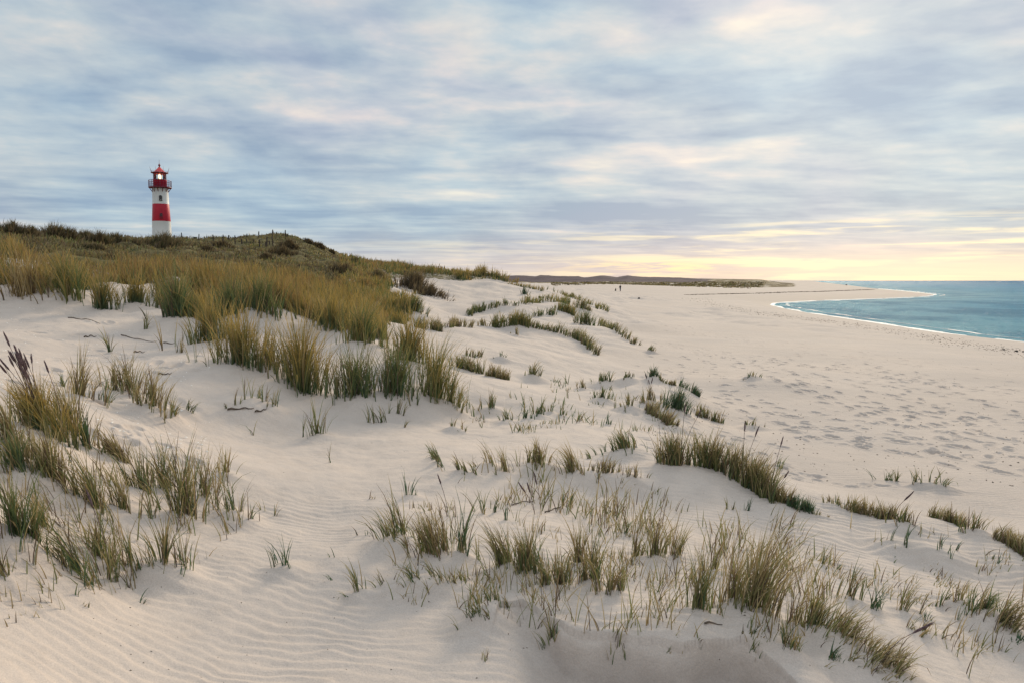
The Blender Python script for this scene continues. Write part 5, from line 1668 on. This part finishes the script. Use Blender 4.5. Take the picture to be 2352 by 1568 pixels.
# lantern room
bm = bmesh.new()
lathe(bm, [(0.85, 6.87), (0.85, 7.72), (0.89, 7.76), (0.89, 7.83), (0.80, 7.84)], 48)
drum = bm_obj('lantern_drum', bm, M_RED, lh, True)
bm = bmesh.new()
lathe(bm, [(0.775, 7.85), (0.775, 8.68)], 12, False)
bm_obj('lantern_glass', bm, M_LGLASS, lh)
bm = bmesh.new()
N_ = 12
for k in range(N_):
    a, b = 2 * math.pi * (k + 0.5) / N_, 2 * math.pi * (k + 1.5) / N_
    p0, p1 = (0.80 * math.cos(a), 0.80 * math.sin(a), 7.83), (0.80 * math.cos(a), 0.80 * math.sin(a), 8.70)
    tube(bm, p0, p1, 0.035, 6)
    if k % 2:
        q = (0.80 * math.cos(b), 0.80 * math.sin(b), 8.70)
        tube(bm, p0, q, 0.022, 6)
hoop(bm, 0.80, 8.67, 0.04, 24)
hoop(bm, 0.80, 7.86, 0.035, 24)
bm_obj('glazing_bars', bm, M_IRON, lh)
bm = bmesh.new()
lathe(bm, [(0.03, 7.95), (0.15, 8.02), (0.215, 8.18), (0.215, 8.32), (0.15, 8.52), (0.03, 8.60)], 24)
lamp = bm_obj('lamp', bm, M_LAMP, lh, True)
bm = bmesh.new()
lathe(bm, [(0.20, 7.84), (0.16, 7.90), (0.12, 7.96)], 20)
bm_obj('lamp_stand', bm, M_IRON, lamp, True)
# roof
bm = bmesh.new()
lathe(bm, [(0.80, 8.69), (1.09, 8.74), (1.09, 8.82), (0.98, 8.86), (0.70, 8.93), (0.58, 9.03), (0.40, 9.22), (0.22, 9.42), (0.10, 9.56)], 16, True, [1, 1, 1, 0, 0, 0, 0, 0])
roof = bm_obj('roof', bm, [M_ROOF, M_IRON], lh)
bm = bmesh.new()
lathe(bm, [(0.10, 9.52), (0.075, 9.60), (0.08, 9.66), (0.145, 9.74), (0.15, 9.82), (0.09, 9.92), (0.05, 9.98), (0.022, 10.05), (0.012, 10.55)], 16)
bm_obj('finial', bm, M_IRON, roof, True)
for k in range(8):
    a = 2 * math.pi * (k + 0.5) / 8
    bm = bmesh.new()
    tube(bm, (1.05 * math.cos(a), 1.05 * math.sin(a), 8.78), (1.12 * math.cos(a), 1.12 * math.sin(a), 9.0), 0.03, 6)
    tube(bm, (1.12 * math.cos(a), 1.12 * math.sin(a), 8.98), (1.30 * math.cos(a), 1.30 * math.sin(a), 9.55), 0.014, 5, 0.006)
    bm_obj('spike', bm, M_IRON, roof)
bm = bmesh.new()
hoop(bm, 1.10, 8.97, 0.012, 32)
bm_obj('roof_rail', bm, M_IRON, roof)

# ------------------------------------------------------------------ fence posts and box on the hill
M_POST = worn("weathered_post", (0.075, 0.06, 0.05), 0.9, 0.1, 0.3, 9.0, (1, 1, 0.2))
POSTS = [(85, 196, 36, 'stubby post nearest the right foot of the lighthouse'), (172, 198, 62, 'tall lone post on the skyline just right of the lighthouse'),
         (238, 206, 34, 'short skyline post between the tall lone post and the dark box'), (376, 204, 56, 'post standing at the right side of the dark box'),
         (556, 215, 56, 'skyline post midway between the dark box and the hill top, left one'), (672, 240, 70, 'post set low among grass in the left part of the fenced slope'),
         (745, 222, 58, 'thick dark post just under the skyline, left of the slope posts'), (823, 258, 84, 'long post leaning slightly on the slope, left of the post cluster'),
         (902, 252, 48, 'short post on the slope right of the long leaning one'), (960, 238, 36, 'small faint post in the middle of the fenced slope'),
         (970, 182, 34, 'thin faint skyline post left of the two tall ones'), (1048, 256, 42, 'small dark post on the slope under the faint skyline post'),
         (1110, 172, 56, 'tall thin post on the skyline, left one of two'), (1122, 292, 66, 'dark post lowest down the middle of the fenced slope'),
         (1213, 268, 80, 'tall dark slope post, upper one of a close pair'), (1203, 292, 52, 'stout slope post, lower one of a close pair'),
         (1245, 264, 38, 'short slope post right of the close pair'), (1278, 166, 64, 'tallest skyline post left of the hill top tuft'),
         (1290, 290, 92, 'long slanting post on the slope below the hill top'), (1330, 150, 28, 'tiny post rising from the hill top tuft'),
         (1436, 172, 68, 'upright post of the trio at the right end of the hill top'), (1452, 172, 52, 'leaning post of the trio at the right end of the hill top'),
         (1468, 172, 28, 'shortest post of the trio at the right end of the hill top')]
for i, (cx, cy, h, lab) in enumerate(POSTS):
    b = hit(*uv(8, cx, cy - 4), rmax=108)
    k = px2m(b[1]) / 5.333
    hh = h * k * 1.25
    bm = bmesh.new()
    tl = random.uniform(-0.08, 0.08) + (0.25 if 'leaning post' in lab else 0.12 if 'slanting' in lab else 0)
    top = Vector((-tl * hh, random.uniform(-.03, .03), hh))
    r0 = 0.065 + random.uniform(0, 0.02)
    tube(bm, (0, 0, -0.3), top * 0.6, r0, 8, r0 * 0.95)
    tube(bm, top * 0.6, top, r0 * 0.95, 8, r0 * 0.8)
    tube(bm, top, top + Vector((0.01, 0, 0.03)), r0 * 0.8, 8, r0 * 0.45)
    o = bm_obj('fence_post', bm, M_POST, smooth=False)
    o.location = b
    tag(o, lab, 'fence post', 'posts of the old fence on the hill')
b = hit(*uv(8, 335, 196), rmax=108)
k = px2m(b[1]) / 5.333
bx = bpy.data.objects.new('wooden_box', None)
COL.objects.link(bx)
bx.location = b
tag(bx, 'small dark box like shape on the skyline beside a fence post', 'box')
bm = bmesh.new()
box(bm, (0, 0, 16 * k), (38 * k, 26 * k, 16 * k))
bmesh.ops.bevel(bm, geom=bm.edges[:], offset=0.02, segments=2, affect='EDGES')
bm_obj('body', bm, M_POST, bx)
bm = bmesh.new()
box(bm, (0, 0, 26 * k), (44 * k, 30 * k, 3.5 * k))
bm_obj('lid', bm, M_POST, bx)
for sx in (-1, 1):
    bm = bmesh.new()
    box(bm, (sx * 15 * k, 0, 2 * k), (4 * k, 22 * k, 12.2 * k))
    bm_obj('leg', bm, M_POST, bx)

# ------------------------------------------------------------------ walker and dog on the far beach
M_SKIN = worn("skin", (0.50, 0.33, 0.25), 0.6, 0.3, 0.05, 20)
M_COAT = worn("dark_coat", (0.014, 0.014, 0.022), 0.85, 0.1, 0.2, 14)
M_JEANS = worn("jeans", (0.035, 0.055, 0.11), 0.85, 0.1, 0.2, 18)
M_HAIR = worn("dark_hair", (0.02, 0.016, 0.014), 0.7, 0.2, 0.2, 40)
M_SHOE = worn("dark_shoe", (0.015, 0.013, 0.012), 0.6, 0.2, 0.2, 20)
M_FUR = worn("dark_fur", (0.014, 0.012, 0.011), 0.85, 0.1, 0.3, 30)


def skin(name, verts, edges, mat, parent=None, root=0, sub=2):
    """one continuous surface grown round a jointed skeleton; verts = (x, y, z, radius x, radius y)"""
    me = bpy.data.meshes.new(name)
    me.from_pydata([v[:3] for v in verts], edges, [])
    o = bpy.data.objects.new(name, me)
    COL.objects.link(o)
    o.modifiers.new('skin', 'SKIN').use_smooth_shade = True
    sv = me.skin_vertices[0].data
    for i, v in enumerate(verts):
        sv[i].radius = (v[3], v[4] if len(v) > 4 else v[3])
        sv[i].use_root = i == root
    m = o.modifiers.new('sub', 'SUBSURF')
    m.levels = m.render_levels = sub
    dg = bpy.context.evaluated_depsgraph_get()
    me2 = bpy.data.meshes.new_from_object(o.evaluated_get(dg))
    me2.name = name
    o.modifiers.clear()
    o.data = me2
    bpy.data.meshes.remove(me)
    me2.materials.clear()
    me2.materials.append(mat)
    o.parent = parent
    return o


pb = hit(1424.6, 669.6)
V_, E_ = [], []


def sk(p, r, par=None):
    V_.append((*p, *(r if hasattr(r, '__len__') else (r, r))))
    if par is not None:
        E_.append((par, len(V_) - 1))
    return len(V_) - 1


pel = sk((0, 0, 0.95), (.15, .11))
wai = sk((0, 0, 1.12), (.135, .10), pel)
che = sk((0, -.01, 1.32), (.165, .115), wai)
nek = sk((0, 0, 1.46), (.07, .065), che)
n2 = sk((0, .01, 1.53), (.055, .06), nek)
hd = sk((0, .02, 1.62), (.078, .095), n2)
ht = sk((0, .015, 1.71), (.062, .075), hd)
sk((0, .115, 1.615), .014, hd)                        # nose
for s in (-1, 1):
    sk((s * .085, .0, 1.62), .012, hd)                # ears
    sh = sk((s * .19, 0, 1.40), .065, che)
    elb = (s * .25, .05, 1.13)
    e = sk(elb, .045, sh)
    wr = (s * .22, .20, .98) if s < 0 else (s * .20, .16, 1.02)
    w = sk(wr, .028, e)
    pm_ = sk((wr[0] - s * .01, wr[1] + .06, wr[2] - .01), (.036, .02), w)
    for i, (dx, ln) in enumerate(((.027, .062), (.010, .072), (-.008, .068), (-.026, .052))):
        a = sk((wr[0] + s * dx, wr[1] + .10, wr[2] - .015), .009, pm_)
        b2 = sk((wr[0] + s * dx, wr[1] + .10 + ln * .55, wr[2] - .03), .0085, a)
        sk((wr[0] + s * dx * .9, wr[1] + .10 + ln * .7, wr[2] - .03 - ln * .5), .007, b2)
    t1 = sk((wr[0] - s * .04, wr[1] + .05, wr[2] + .0), .010, w)
    sk((wr[0] - s * .05, wr[1] + .10, wr[2] - .01), .008, t1)
    hp_ = sk((s * .09, 0, .88), .095, pel)
    kn = sk((s * .08 + .03, .04, .50), .06, hp_)
    an = sk((s * .07 + .05, -.02, .09), .042, kn)
    sk((s * .075 + .05, .12, .035), .035, an)
person = skin('person', V_, E_, M_SKIN)
person.location = pb
person.rotation_euler = (0, 0, R(25))
tag(person, 'person in a dark coat and blue jeans standing on the far beach', 'person')
coat = skin('coat', [(0, 0, 1.05, .19, .145), (0, 0, 1.22, .17, .13), (0, -.01, 1.36, .19, .135), (0, 0, 1.47, .085, .08), (0, 0, .78, .205, .16),
                     (-.205, 0, 1.40, .08), (-.26, .05, 1.13, .062), (-.225, .19, .985, .045), (.205, 0, 1.40, .08), (.26, .05, 1.13, .062), (.205, .15, 1.025, .045)],
            [(0, 1), (1, 2), (2, 3), (0, 4), (2, 5), (5, 6), (6, 7), (2, 8), (8, 9), (9, 10)], M_COAT, person)
skin('trousers', [(0, 0, .92, .16, .12), (-.09, 0, .86, .105), (-.05, .04, .50, .074), (-.02, -.02, .10, .062), (.09, 0, .86, .105), (.11, .04, .50, .074), (.12, -.02, .10, .062)],
     [(0, 1), (1, 2), (2, 3), (0, 4), (4, 5), (5, 6)], M_JEANS, person)
for s in (-1, 1):
    skin('shoe', [(s * .07 + .05, -.05, .05, .052), (s * .075 + .05, .04, .05, .05), (s * .08 + .05, .16, .035, .042)], [(0, 1), (1, 2)], M_SHOE, person)
skin('hair', [(0, -.015, 1.60, .088, .085), (0, -.01, 1.68, .09, .095), (0, .0, 1.745, .06, .06)], [(0, 1), (1, 2)], M_HAIR, person)
db = hit(1413.8, 669.0)
dv = [(0, -.16, .14, .15, .13), (0, -.08, .30, .135, .12), (0, .04, .45, .115, .11), (0, .09, .56, .075, .075), (0, .12, .66, .085, .075), (0, .22, .64, .045, .04), (0, .28, .625, .03, .028)]
de = [(0, 1), (1, 2), (2, 3), (3, 4), (4, 5), (5, 6)]
for s in (-1, 1):
    b0 = len(dv)
    dv += [(s * .09, .09, .34, .055), (s * .09, .11, .17, .038), (s * .09, .10, .04, .03), (s * .09, .16, .025, .032)]
    de += [(2, b0), (b0, b0 + 1), (b0 + 1, b0 + 2), (b0 + 2, b0 + 3)]
    b0 = len(dv)
    dv += [(s * .13, -.06, .15, .085), (s * .15, .08, .11, .05), (s * .15, -.04, .04, .035), (s * .15, .08, .025, .032)]
    de += [(0, b0), (b0, b0 + 1), (b0 + 1, b0 + 2), (b0 + 2, b0 + 3)]
    b0 = len(dv)
    dv += [(s * .055, .11, .74, .024), (s * .065, .10, .79, .010)]
    de += [(4, b0), (b0, b0 + 1)]
b0 = len(dv)
dv += [(.02, -.30, .05, .035), (.12, -.42, .03, .025)]
de += [(0, b0), (b0, b0 + 1)]
dog = skin('dog', dv, de, M_FUR)
dog.location = db
dog.rotation_euler = (0, 0, R(-40))
tag(dog, 'small dark dog like figure sitting on the sand left of the walker', 'dog')
bm = bmesh.new()
p0 = Matrix.Rotation(R(25), 3, 'Z') @ Vector((-.22, .30, .96)) + Vector(pb)
p1 = Matrix.Rotation(R(-40), 3, 'Z') @ Vector((0, .10, .585)) + Vector(db)
prev = p0
for i in range(1, 13):
    t = i / 12
    q = p0.lerp(p1, t) - Vector((0, 0, 0.25 * math.sin(math.pi * t)))
    tube(bm, prev, q, 0.008, 5)
    prev = q
tag(bm_obj('leash', bm, M_COAT), 'thin leash from the walker down to the dog', 'leash')
